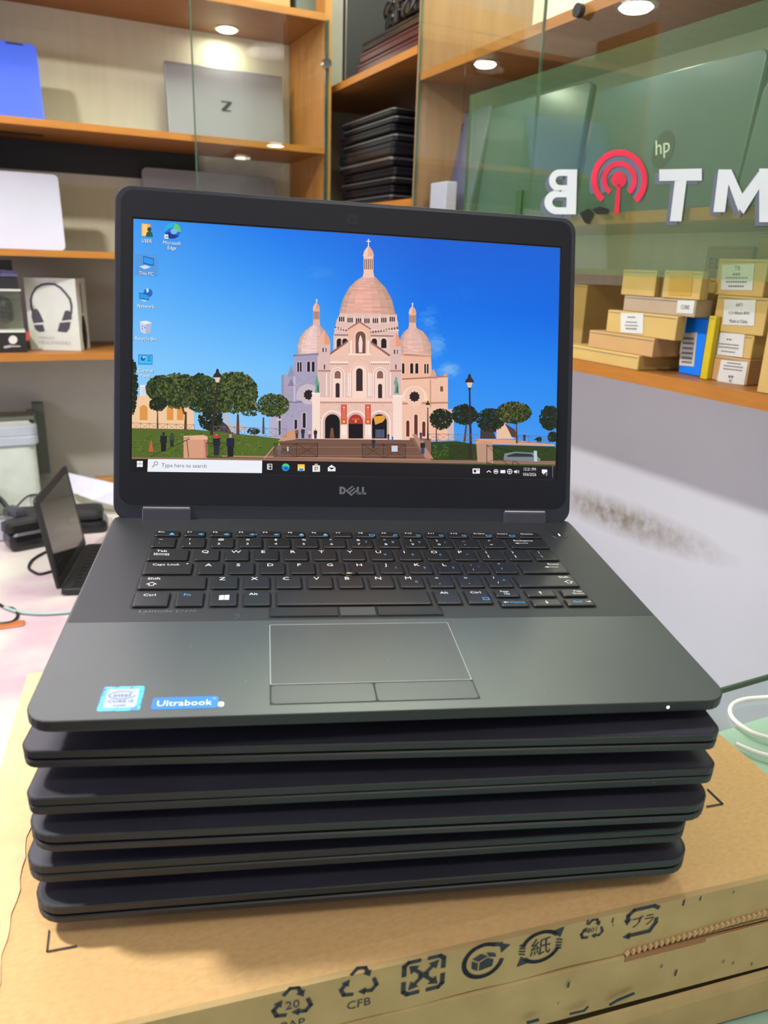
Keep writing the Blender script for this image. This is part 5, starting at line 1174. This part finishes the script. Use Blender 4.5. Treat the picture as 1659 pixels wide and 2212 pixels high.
# lamp posts
def post(xh, yt, yb_, xb, w, s_=1.0, lc=(226, 200, 180)):
    d = (54, 40, 40); A.px([(xh-w*0.8, yt+34*s_), (xh+w*0.8, yt+34*s_), (xb+w*1.5, yb_), (xb-w*1.5, yb_)], d)
    A.px([(xh-7*s_, yt+16*s_), (xh+7*s_, yt+16*s_), (xh+3*s_, yt+31*s_), (xh-3*s_, yt+31*s_)], lc); A.px([(xh-10*s_, yt+19*s_), (xh-8*s_, yt+13*s_), (xh-4*s_, yt+9*s_), (xh-2.5*s_, yt+2*s_), (xh, yt), (xh+2.5*s_, yt+2*s_), (xh+4*s_, yt+9*s_), (xh+8*s_, yt+13*s_), (xh+10*s_, yt+19*s_)], d, A.d+0.006)
    A.px([(xh-3.5*s_, yt+30*s_), (xh+3.5*s_, yt+30*s_), (xh+1.5*s_, yt+38*s_), (xh-1.5*s_, yt+38*s_)], d, A.d+0.006)
post(470, 797, 940, 457, 2.2); post(1013, 808, 992, 1016, 2.0); post(923, 866, 951, 923, 1.2, 0.5); A.px([(602, 898), (606, 898), (606, 940), (602, 940)], (60, 50, 50)); A.px([(597, 905), (608, 905), (607, 909), (598, 909)], (220, 200, 190), A.d+0.006)
A.layer()
# fences
def fence(x0, x1, y0, y1, n, c=(44, 34, 34), w=1.1, slope=0.0, mesh=False):
    def ln(a, b, w_=w):
        d = (Vector(b)-Vector(a)).normalized(); o = Vector((-d.y, d.x))*w_/2; a, b = Vector(a), Vector(b); A.px([tuple(a-o), tuple(b-o), tuple(b+o), tuple(a+o)], c)
    ln((x0, y0), (x1, y0+slope)); ln((x0, y1), (x1, y1+slope)); st = (x1-x0)/n
    for k in range(n+1): ln((x0+k*st, y0-1+slope*k/n), (x0+k*st, y1+slope*k/n))
    for k in range(n): ln((x0+k*st, y0+slope*k/n), (x0+(k+1)*st, y1+slope*(k+1)/n), w*0.7); ln((x0+k*st, y1+slope*k/n), (x0+(k+1)*st, y0+slope*(k+1)/n), w*0.7)
    if mesh:
        k = x0
        while k < x1: ln((k, y0), (k, y1), 0.35); k += 3.4
        k = y0
        while k < y1: ln((x0, k), (x1, k), 0.35); k += 3.4
fence(592, 640, 958, 987, 1, slope=0.5, mesh=True); fence(640, 686, 958, 987, 1, slope=0.5, mesh=True); fence(782, 828, 959.5, 989, 1, slope=0.5, mesh=True); fence(828, 875, 960, 989, 1, slope=0.5, mesh=True); fence(446, 494, 957, 987, 1, slope=0.5)
fence(970, 1012, 963, 990, 1, w=0.9, mesh=True); fence(285, 420, 914, 927, 7, (120, 84, 70), 0.8, 4); fence(462, 618, 921, 938, 7, (120, 104, 110), 0.8, 6); fence(925, 1030, 938, 951, 5, (130, 96, 92), 0.8, 1); fence(1118, 1186, 941, 955, 3, (90, 80, 90), 0.8, 3)
fence(1050, 1106, 962, 1000, 1, (28, 30, 26), 1.2, 14)
def seg(a, b, w_, c): 
    a, b = Vector(a), Vector(b); d = (b-a).normalized(); o = Vector((-d.y, d.x))*w_/2; A.px([tuple(a-o), tuple(b-o), tuple(b+o), tuple(a+o)], c)
seg((326, 987), (410, 948), 2, (70, 66, 60)); seg((326, 962), (410, 945), 1, (70, 66, 60)); seg((404, 950), (408, 988), 1.5, (60, 54, 50)); seg((1064, 964), (1120, 1003), 1.6, (60, 66, 62)); seg((571, 990), (592, 965), 1.4, (210, 180, 160)); seg((292, 976), (350, 976), 1, (80, 90, 60))
A.layer()
# people, car, small things
def person(x, y, h_, top, leg, skin=(196, 140, 116)):
    w_ = h_*0.17; A.px([(x-w_*0.7, y), (x-w_*0.8, y-h_*0.48), (x+w_*0.8, y-h_*0.48), (x+w_*0.7, y)], leg); A.px([(x-w_, y-h_*0.45), (x-w_, y-h_*0.8), (x+w_, y-h_*0.8), (x+w_, y-h_*0.45)], top, A.d+0.004)
    A.px([(x+h_*0.07*math.cos(t*0.785), y-h_*0.9+h_*0.09*math.sin(t*0.785)) for t in range(8)], skin, A.d+0.006)
person(354, 975, 42, (34, 30, 36), (30, 28, 32), (40, 32, 34)); person(372, 965, 30, (60, 70, 66), (40, 44, 40), (50, 40, 40)); person(468, 984, 46, (32, 34, 52), (40, 40, 48)); person(498, 987, 50, (30, 34, 60), (28, 28, 36))
A.px([(462, 941), (474, 941), (473, 946), (463, 946)], (214, 40, 44), A.d+0.01)
person(641, 947, 22, (122, 84, 60), (70, 56, 56)); person(654, 947, 24, (48, 44, 58), (50, 50, 60)); person(668.5, 947, 20, (210, 180, 180), (120, 100, 110)); person(681, 948, 22, (40, 34, 40), (60, 50, 50)); person(603, 985, 28, (120, 104, 96), (110, 96, 90)); person(806, 968, 22, (40, 40, 52), (50, 50, 60)); person(838, 950, 14, (60, 60, 80), (60, 60, 80)); person(847, 952, 10, (40, 90, 200), (40, 90, 200), (40, 90, 200)); person(912, 981, 30, (36, 36, 44), (50, 70, 120)); person(1131, 953, 17, (60, 50, 60), (60, 50, 60)); person(908, 948, 16, (60, 60, 90), (60, 60, 90))
A.px([(322, 976), (332, 976), (328, 952), (326, 952)], (206, 92, 66)); A.px([(1088, 980), (1110, 976), (1150, 978), (1166, 992), (1164, 998), (1086, 994)], (120, 132, 136)); A.px([(1094, 984), (1112, 979), (1146, 981), (1152, 987), (1094, 987)], (44, 52, 60), A.d+0.004)
A.px([(1151, 974), (1158, 974), (1159, 997), (1152, 997)], (190, 202, 210), A.d+0.006); A.px([(620, 965), (623, 965), (623, 975), (620, 975)], (200, 200, 210)); A.px([(845, 963), (858, 963), (858, 976), (845, 976)], (206, 206, 216))
A.layer(2)
pic = A.build('display_picture', lp)
# task bar, icons and labels
def art_part(name, fn, label=None):
    global A
    A = Art(); A.d = 0.80; fn(); o = A.build(name, pic)
    if label: o['label'] = label
TBV = 39.0
def taskbar():
    A.lm([(-SH, SV0), (SH, SV0), (SH, TBV), (-SH, TBV)], [(20, 20, 24), (24, 22, 26), (34, 30, 34), (30, 24, 26)]); A.layer()
    A.px([(320, 988.6), (566.5, 992.0), (565.8, 1022), (318.6, 1019)], (238, 240, 248)); A.layer()
    for x in (0, 1):
        for y in (0, 1): A.px([(296+x*6.6, 996+y*6.9), (302+x*6.6, 995.6+y*6.9), (302+x*6.6, 1001.6+y*6.9), (296+x*6.6, 1002+y*6.9)], (250, 250, 250))
    o = [(337+4.4*math.cos(t*0.52), 1001+4.4*math.sin(t*0.52)) for t in range(12)]; i_ = [(337+3.3*math.cos(t*0.52), 1001+3.3*math.sin(t*0.52)) for t in range(12)]
    for k in range(12): A.px([o[k], o[(k+1) % 12], i_[(k+1) % 12], i_[k]], (50, 50, 56))
    seg((333.5, 1004.5), (329, 1009.5), 1.4, (50, 50, 56)); A.text('Type here to search', 349, 1008.8, 8.4, (86, 86, 92), 0.99, 'LEFT')
    W_ = (240, 240, 244); rc(577, 1003, 578.8, 1014, W_); rc(577, 1007, 588, 1008.3, W_); rc(577, 1002, 588, 1003.4, W_); rc(577, 1013, 588, 1014.4, W_); rc(580, 1004.6, 581.5, 1012.6, W_); rc(586.6, 1002, 588, 1014.4, W_)
    A.px([(617+8.4*math.cos(t*0.4), 1009.5+8.4*math.sin(t*0.4)) for t in range(16)], (24, 140, 214)); A.px([(617+8.4*math.cos(t*0.4), 1009.5+8.4*math.sin(t*0.4)) for t in range(-7, 1)], (70, 204, 150), A.d+0.004); A.px([(618+3.8*math.cos(t*0.6), 1011+3.6*math.sin(t*0.6)) for t in range(10)], (18, 92, 170), A.d+0.007)
    rc(643, 1003, 658, 1016, (250, 200, 80)); A.px([(643, 1008), (658, 1008), (658, 1017), (643, 1017)], (255, 220, 120), A.d+0.004); A.px([(646, 1012), (655, 1012), (655, 1018), (646, 1018)], (60, 140, 220), A.d+0.006)
    rc(675, 1005.5, 691, 1019, W_); rc(679.5, 1002, 686.5, 1005, (180, 180, 186))
    for k, c in enumerate(((240, 90, 50), (120, 180, 60), (60, 150, 230), (250, 190, 50))): x = 679+(k % 2)*4.6; y = 1008+(k//2)*4.6; A.px([(x, y), (x+3.8, y), (x+3.8, y+3.8), (x, y+3.8)], c, A.d+0.004)
    A.px([(708, 1010), (716, 1004), (724.5, 1010), (724.5, 1018), (708, 1018)], W_); A.px([(710, 1010), (723, 1010.5), (716, 1014.5)], (20, 20, 24), A.d+0.004)
    A.px([(1020.5, 1012), (1036, 1012), (1036, 1023), (1020.5, 1023)], W_); A.px([(1023, 1014.5), (1028, 1014.5), (1028, 1020.5), (1023, 1020.5)], (40, 36, 40), A.d+0.004); A.px([(1030, 1014.5), (1034, 1014.5), (1034, 1016), (1030, 1016)], (40, 36, 40), A.d+0.004)
    seg((1051, 1020.5), (1055.5, 1016.5), 1.7, W_); seg((1055.5, 1016.5), (1060, 1020.5), 1.7, W_)
    for cx, r_ in ((1070.8, 4.6), (1100.6, 5.2)):
        o = [(cx+r_*math.cos(t*0.628), 1018.6+r_*math.sin(t*0.628)) for t in range(10)]
        for k in range(10): seg(o[k], o[(k+1) % 10], 1.3, W_)
    seg((1095, 1018.6), (1106, 1018.8), 1.1, W_); seg((1100.6, 1013.5), (1100.6, 1024), 1.1, W_); rc(1068, 1017, 1073.5, 1020, W_)
    rc(1080.5, 1015.4, 1091, 1022.2, W_); A.px([(1110, 1017), (1112.5, 1017), (1115.5, 1014.5), (1115.5, 1023.5), (1112.5, 1021), (1110, 1021)], W_)
    for k in (0, 1): seg((1117.5+k*2.6, 1016.5-k), (1117.5+k*2.6, 1021.5+k), 1.1, W_)
    A.text('12:21 PM', 1143.5, 1016.8, 7.2, W_, 0.82); A.text('10/6/2026', 1143, 1028, 7.2, W_, 0.82)
    A.px([(1170, 1014), (1181.5, 1014.4), (1181.5, 1022.5), (1176, 1022.5), (1173, 1026), (1173, 1022.5), (1170, 1022.3)], W_); A.px([(1180+4.8*math.cos(t*0.52), 1025+4.8*math.sin(t*0.52)) for t in range(12)], (40, 44, 70), A.d+0.004); A.d += 0.01; A.text('7', 1180, 1028, 6, W_, 1)
    seg((1193.4, 1005), (1193, 1032), 0.8, (150, 150, 150))
art_part('taskbar', taskbar, 'dark task bar with a white search box')
WT = (246, 250, 255); SDW = (20, 44, 84)
def lab(t, x, y, h_=7.6, sx=0.9, al='CENTER'):
    A.text(t, x+0.9, y+0.9, h_, SDW, sx, al); A.layer(); A.text(t, x, y, h_, WT, sx, al)
def i_user():
    A.px([(306, 483), (325, 485), (325, 512), (306, 510)], (246, 176, 84)); A.px([(308, 486), (318, 484), (318, 508), (308, 510)], (255, 206, 130), A.d+0.004)
    A.px([(315, 512), (317, 503), (323, 499), (329, 503), (331, 512.5)], (36, 96, 72), A.d+0.008); A.px([(323+4.6*math.cos(t*0.628), 496+5*math.sin(t*0.628)) for t in range(10)], (86, 56, 48), A.d+0.012); A.layer(2); lab('USER', 317, 524.5)
def i_edge():
    cx, cy = 373, 499; P_ = lambda r, a: (cx+r*math.cos(math.radians(a)), cy+r*math.sin(math.radians(a)))
    A.px([P_(17.3, t) for t in range(0, 360, 15)], (28, 110, 210)); A.px([P_(17.3, t) for t in range(-100, 15, 10)]+[P_(9, 10), P_(6, -60)], (94, 204, 96), A.d+0.004); A.px([P_(17.3, t) for t in range(-190, -60, 10)]+[P_(8, -70), P_(9, -150)], (40, 176, 226), A.d+0.006)
    A.px([P_(17.2, t) for t in range(40, 170, 10)]+[P_(7, 160), P_(8, 100), P_(12, 50)], (30, 50, 140), A.d+0.008)
    A.px([(cx+3+7.5*math.cos(t*0.52), cy+1+6.4*math.sin(t*0.52)) for t in range(12)], (118, 184, 240), A.d+0.010); A.px([(355.5, 507), (363.5, 507), (363.5, 516), (355.5, 516)], (240, 244, 250), A.d+0.014); A.px([(357, 514), (361.5, 509), (362, 513)], (30, 60, 150), A.d+0.016); A.layer(2)
    lab('Microsoft', 371.5, 529); A.d = 0.8; lab('Edge', 371.5, 539.5)
def i_pc():
    A.px([(292, 548), (342, 551), (341, 598), (291, 595)], (84, 152, 226)); A.layer(); A.px([(309.5, 553), (332.5, 559), (332.5, 575), (309.5, 570)], (20, 70, 140)); A.px([(310.5, 554.8), (331.5, 560.4), (331.5, 573), (310.5, 568.2)], (44, 152, 236), A.d+0.004)
    A.px([(301, 576), (315, 573), (326, 578), (312, 582)], (214, 220, 230), A.d+0.006); A.layer(2); lab('This PC', 316.5, 595)
def i_net():
    A.px([(320+10*math.cos(t*0.52), 633+9.6*math.sin(t*0.52)) for t in range(12)], (34, 104, 196)); A.px([(316, 624), (321, 623), (322, 630), (317, 633)], (190, 220, 240), A.d+0.003); A.px([(301, 632), (322, 637), (322, 649), (301, 645)], (20, 80, 150), A.d+0.006); A.px([(302, 633.6), (321, 638.2), (321, 647.5), (302, 643.6)], (44, 152, 236), A.d+0.009); A.px([(305, 648), (318, 650), (312, 652)], (220, 226, 236), A.d+0.009); A.layer(2); lab('Network', 315, 665.5)
def i_bin():
    A.px([(302, 695), (316, 693), (328.5, 698), (325, 719), (314, 722), (304, 717)], (206, 214, 232)); A.px([(314, 700), (328.5, 698), (325, 719), (314, 722)], (176, 186, 214), A.d+0.003); A.px([(302, 695), (316, 693), (328.5, 698), (314, 701)], (232, 238, 246), A.d+0.006)
    for a in (0, 120, 240):
        c_, s_ = math.cos(math.radians(a)), math.sin(math.radians(a)); A.px([(309.5+c_*4-s_*2, 708+s_*4+c_*2), (309.5+c_*4.6+s_*2.4, 708+s_*4.6-c_*2.4), (309.5+c_*1.6, 708+s_*1.6)], (30, 110, 220), A.d+0.009)
    A.layer(2); lab('Recycle Bin', 315, 735.5)
def i_cp():
    A.px([(299, 766), (330, 766.5), (329.5, 788), (299, 787.5)], (20, 128, 204)); A.px([(300.5, 768), (328.5, 768.4), (328.2, 786), (300.5, 785.5)], (66, 190, 240), A.d+0.003); A.px([(309+5*math.cos(t*0.52), 775+5*math.sin(t*0.52)) for t in range(12)], (36, 92, 196), A.d+0.006); A.px([(309, 775), (309, 769.5), (314.5, 772)], (240, 200, 200), A.d+0.009)
    for k in range(3): A.px([(319, 770.5+k*4), (326, 770.5+k*4), (326, 772.5+k*4), (319, 772.5+k*4)], (20, 112, 190), A.d+0.006)
    A.layer(2); lab('Control', 314.5, 804.5); A.d = 0.8; lab('Panel', 313.5, 815.5)
def i_doc():
    A.px([(303, 832), (319, 832), (325.5, 838.5), (325.5, 861.5), (303, 861)], (232, 236, 242)); A.px([(319, 832), (325.5, 838.5), (319, 838.5)], (180, 190, 204), A.d+0.004)
    for k in range(9): A.px([(305.5, 837+k*2.6), (323, 837.2+k*2.6), (323, 838+k*2.6), (305.5, 837.8+k*2.6)], (140, 160, 190), A.d+0.006)
    A.layer(2); lab('R@1n', 313.5, 874.5)
def i_img():
    A.px([(296, 910), (329.5, 911), (329.5, 927), (296, 926)], (30, 120, 220)); A.px([(306, 927), (308, 918), (311, 913), (314, 918), (317, 927)], (220, 180, 170), A.d+0.003); A.px([(296, 923), (329.5, 924), (329.5, 927), (296, 926)], (60, 60, 40), A.d+0.006); A.layer(2); lab('c857cd219b...', 313.5, 944.5, 7.6, 0.84)
for fnc, lb in ((i_user, 'orange folder icon'), (i_edge, 'blue and green swirl icon'), (i_pc, 'highlighted computer icon'), (i_net, 'network icon with a globe'), (i_bin, 'waste bin icon'), (i_cp, 'control panel icon'), (i_doc, 'lined document icon'), (i_img, 'picture thumbnail icon')):
    art_part('desktop_icon', fnc, lb)

# ------------------------------------------------------------------ small laptop and clutter on the swirled table
H1 = onz(130, 1277, ZT+12); H2 = onz(187, 1178, ZT+12); hd = (H2-H1).normalized(); bd = Vector((hd.y, -hd.x, 0)); L_ = (H2-H1).length
nb = thing('small_laptop', 'small black laptop standing open on the swirled table, left of the stack', 'laptop', tuple((H1+H2)/2-Vector((0, 0, 12))))
Tn = Matrix((( *( (hd.x, bd.x, 0)), H1.x), (hd.y, bd.y, 0, H1.y), (0, 0, 1, ZT), (0, 0, 0, 1)))
MB(Tn).loft([ring(0, L_, 0, 205, 10, i, z, 4) for i, z in ((4, 1), (0, 4), (0, 15), (1, 16))]).build('base', 'blackm', nb)
s = MB(Tn)
for i in range(12):
    for j in range(5): s.box(14+i*21.2, 14+i*21.2+18, 22+j*18, 22+j*18+15, 16, 17.3)
s.build('keys', 'key', nb, kind='stuff')
th = math.radians(8); upv = Vector((-math.sin(th)*bd.x, -math.sin(th)*bd.y, math.cos(th))); nv = hd.cross(upv); nv = nv if nv.dot(bd) > 0 else -nv
Tl = Matrix(((hd.x, upv.x, nv.x, H1.x), (hd.y, upv.y, nv.y, H1.y), (0, upv.z, nv.z, ZT+14), (0, 0, 0, 1)))
ld = MB(Tl).loft([ring(0, L_, 0, 205, 9, i, d, 4) for i, d in ((1, -7), (0, -5), (0, -1), (1, 0))]).build('lid', 'blackm', nb)
MB(Tl).box(17, L_-17, 24, 190, 0, 0.5).build('screen', 'scr', ld)
# black cases and the round adapter behind it
def blob(name, label, cat, px, py, w, d, hh, rot, m='blackm', r=14, z=ZT, up=None):
    P = onz(px, py, z); t = thing(name, label, cat, tuple(P), Rz(rot))
    MB().loft([ring(-w/2, w/2, -d/2, d/2, r, i, q, 5) for i, q in ((5, 0), (0, hh*0.25), (0, hh*0.55), (3, hh*0.85), (12, hh))]).build('body', m, t, local=True, smooth=False)
    return t, P
t, P = blob('cable_pouch', 'long black zip pouch, lower of two behind the small laptop', 'pouch', 126, 1146, 250, 95, 30, -0.12, 'blackp', 20)
t, P2 = blob('cable_pouch', 'long black zip pouch, upper of two behind the small laptop', 'pouch', 124, 1144, 236, 85, 28, -0.16, 'blackm', 20, ZT)
t.location.z += 0.031; MW[t] = t.matrix_world
t, P = blob('power_brick', 'chunky black charger lying left of the small laptop', 'adapter', 66, 1176, 110, 80, 46, 0.25, 'blackp', 16)
MB().loft([ring(-60, 30, -30, 30, 18, i, q, 5) for i, q in ((0, 46), (2, 64), (10, 68))]).build('coil', 'cable', t, local=True, label='wound cable on top of the charger')
t, P = blob('plug_adapter', 'grey plug lying on the charger', 'plug', 34, 1122, 36, 60, 34, 0.5, 'hinge', 6, z=ZT+47)
# silver drive box at the edge
P = onz(10, 1166, ZT)
t = thing('hard_drive', 'small silver hard drive standing at the left edge of the table', 'drive', tuple(P), Rz(-0.1))
MB().box(-75, 28, -14, 12, 0, 62).build('casing', 'greyedge', t, local=True, bevel=2)
MB().box(-70, 24, -14.6, -14, 5, 57).build('label', 'white', t, local=True)
s = MB()
for k in range(5): s.box(-4+k*0, 18, -15, -14.6, 12+k*8, 14+k*8)
for q in ((20, 50), (20, 10), (-2, 50)): s.disc((q[0], -14.6, q[1]), (0, -1, 0), 2.5, 0.5, 10)
s.build('print', 'pgrey', t, local=True)
# the dark box it stands by
P = onz(0, 1135, ZT)
t = thing('black_dock', 'dark grey docking box behind the silver drive at the left edge', 'box', tuple(P+Vector((-50, 50, 0))))
MB().box(-70, 50, -30, 30, 0, 88).build('body', 'blackm', t, local=True, bevel=5)
# white appliance with lid at the left, against the wall
y0 = 2252
xr = ony(82, 1000, y0).x; zt = ony(60, 962, y0).z; zt2 = ony(60, 918, y0).z
t = thing('printer', 'white printer with a grey paper tray and raised grey-green cover, against the back wall', 'printer', (xr-180, y0+90, ZT))
MB().loft([ring(xr-420, xr, y0, y0+185, 26, i, z, 5) for i, z in ((3, ZT), (0, ZT+6), (0, zt-3), (2, zt))]).build('body', mat('off_white_plastic', (206, 214, 204), 0.45), t, smooth=False)
MB().loft([ring(xr-430, xr+8, y0-8, y0+188, 26, i, z, 5) for i, z in ((4, zt), (0, zt+4), (0, zt+24), (1, zt+26), (1, zt+28), (0, zt+30), (0, zt2-4), (5, zt2))]).build('paper_tray', mat('pale_blue_grey_plastic', (178, 186, 196), 0.4), t)
s = MB()
for k in range(4): s.box(xr-420, xr-6-k*2, y0+2+k, y0+180, zt2+0.5+k*2.6, zt2+2.4+k*2.6)
s.build('paper_sheets', 'paper', t, kind='stuff')
zc_ = ony(60, 886, y0+170).z
MB().loft([[(xr-420, y0+10, zt2+14), (xr+2, y0+10, zt2+14), (xr+2, y0+16, zt2+10), (xr-420, y0+16, zt2+10)], [(xr-420, y0+185, zc_), (xr+14, y0+185, zc_), (xr+14, y0+188, zc_-10), (xr-420, y0+188, zc_-10)]]).build('cover', 'olive', t)
MB().box(xr+4, xr+34, y0+150, y0+188, ZT+70, zt2+30).build('rear_bracket', 'dgreen', t)
# paper wedge, box and sheets near the back wall behind the screen
a = onz(148, 1098, ZT); t = thing('flat_box', 'small cream box under the leaning white sheets by the back wall', 'box', tuple(a), Rz(-0.1))
MB().box(0, 92, 0, 60, 0, 38).build('carton', mat('cream_card', (206, 210, 180), 0.7), t, local=True, bevel=3)
t = thing('paper_sheet', 'white folded sheets sloping down beside the wall, just left of the open laptop screen', 'paper', tuple(ony(180, 1060, 2200)))
q = [ony(148, 1024, 2260), ony(262, 1050, 2170), ony(262, 1096, 2150), ony(200, 1080, 2180), ony(148, 1060, 2230)]
MB().loft([[tuple(p_) for p_ in q], [tuple(p_+Vector((1, 5, 2))) for p_ in q]]).build('sheet', mat('lilac_paper', (204, 202, 224), 0.6), t)
t = thing('wood_strip', 'narrow orange wood strip lying behind the white sheets', 'strip', tuple(ony(225, 1034, 2300)))
q = [ony(205, 1031, 2300), ony(262, 1029, 2300), ony(262, 1044, 2290), ony(222, 1040, 2290)]
MB().loft([[tuple(p_) for p_ in q], [tuple(p_+Vector((0, 14, 0))) for p_ in q]]).build('strip', 'wood', t)
# cables
def cable(label, pts, r, m, z=ZT, lift=None, name='cable'):
    P = [onz(x, y, z+r) for x, y in pts]
    if lift: P = [p_+Vector((0, 0, l)) for p_, l in zip(P, lift)]
    # Catmull-Rom
    Q_ = []
    for i in range(len(P)-1):
        p0, p1, p2, p3 = P[max(i-1, 0)], P[i], P[i+1], P[min(i+2, len(P)-1)]
        for k in range(6):
            t_ = k/6; Q_.append(0.5*((2*p1)+(p2-p0)*t_+(2*p0-5*p1+4*p2-p3)*t_*t_+(3*p1-p0-3*p2+p3)*t_**3))
    Q_.append(P[-1])
    o = MB().tube(Q_, r, 8).build(name, m, None, smooth=True); tag(o, label, 'cable'); return o
cable('black cable looping out left of the small laptop', [(112, 1258-24), (86, 1240), (70, 1234), (62, 1226), (68, 1212), (84, 1200), (104, 1190)], 3.2, 'cable')
cable('black cable running from the charger to the small laptop', [(20, 1090), (36, 1128), (56, 1146), (80, 1160), (104, 1172)], 3.6, 'cable')
cable('thin black cable arching over the charger', [(26, 1108), (42, 1088), (60, 1072), (80, 1068)], 2.6, 'cable', z=ZT+50)
cable('thick black cable coming in from the left edge above the drive', [(-30, 1060), (0, 1078), (14, 1094), (24, 1110)], 7, 'cable', z=ZT+60)
cable('thin black cable curled at the left edge of the table', [(-10, 1300), (10, 1312), (26, 1314), (36, 1322), (38, 1332), (28, 1342), (10, 1346), (-12, 1347)], 3.0, 'cable')
cable('pale green cable running right across the table at the left edge', [(10, 1312), (40, 1322), (80, 1326), (120, 1325), (170, 1321)], 3.6, 'gcable')
cable('white cable looped on the glass counter top at the right edge', [(1720, 1500), (1659, 1506), (1612, 1510), (1585, 1520), (1577, 1536), (1585, 1554), (1610, 1574), (1640, 1588), (1700, 1602)], 2.3, 'wcable', z=ZCN)
cable('white cable lying nearest the carton on the glass counter top', [(1590, 1607), (1620, 1620), (1650, 1630), (1700, 1640)], 2.3, 'wcable', z=ZCN)
t = onz(28, 1350, ZT); t = thing('copper_scrap', 'small orange-brown scrap on the table at the left edge', 'scrap', tuple(t))
MB().loft([ring(-28, 22, -14, 14, 8, i, z, 3) for i, z in ((2, 0), (0, 1.5), (3, 3))]).build('scrap', mat('copper_brown', (168, 96, 50), 0.5), t, local=True)
# housings for the added fill lights, then the round ceiling lamps
t = thing('side_fill_lamp', 'added lilac fill lamp on a stand, out of view at the left of the shop', 'lamp', (-1730, 450, FZ))
d_ = Vector((1780, -100, -460)).normalized(); w_ = d_.cross(Vector((0, 0, 1))).normalized(); u_ = w_.cross(d_); c_ = Vector((-1712, 450, 203))
q = lambda a, b, c: tuple(c_+w_*a+u_*b+d_*c)
MB().loft([[q(x, y, c) for x, y in ((-470, -140), (470, -140), (470, 140), (-470, 140))] for c in (-40, 4)]).build('housing', 'white', t)
MB().tube([(-1745, 450, FZ+5), (-1745, 450, 190)], 18, 12).build('pole', 'chrome', t); MB().disc((-1745, 450, FZ), (0, 0, 1), 160, 12, 32).build('base', 'blackm', t)
for x, y, w_, d_, lb in ((-130, 1930, 450, 170, 'added ceiling fill lamp over the left of the table'), (800, 1450, 310, 310, 'added ceiling fill lamp in front of the right cabinet')):
    t = thing('fill_tube_lamp', lb, 'lamp', (x, y, 1150))
    MB().box(-w_-12, w_+12, -d_-8, d_+8, -24, -1).build('housing', 'white', t, local=True, bevel=3)
    MB().box(-w_, w_, -d_, d_, -30, -24).build('diffuser', 'puck', t, local=True)
for x, y, lb in ((-760, 900, 'round ceiling lamp over the left of the shop'), (200, -500, 'round ceiling lamp behind the camera')):
    t = thing('ceiling_lamp', lb, 'lamp', (x, y, 1146))
    MB().disc((0, 0, 3), (0, 0, -1), 150, 8, 40, 146).build('rim', 'chrome', t, local=True); MB().disc((0, 0, -4), (0, 0, -1), 138, 4, 40).build('diffuser', 'puck', t, local=True)
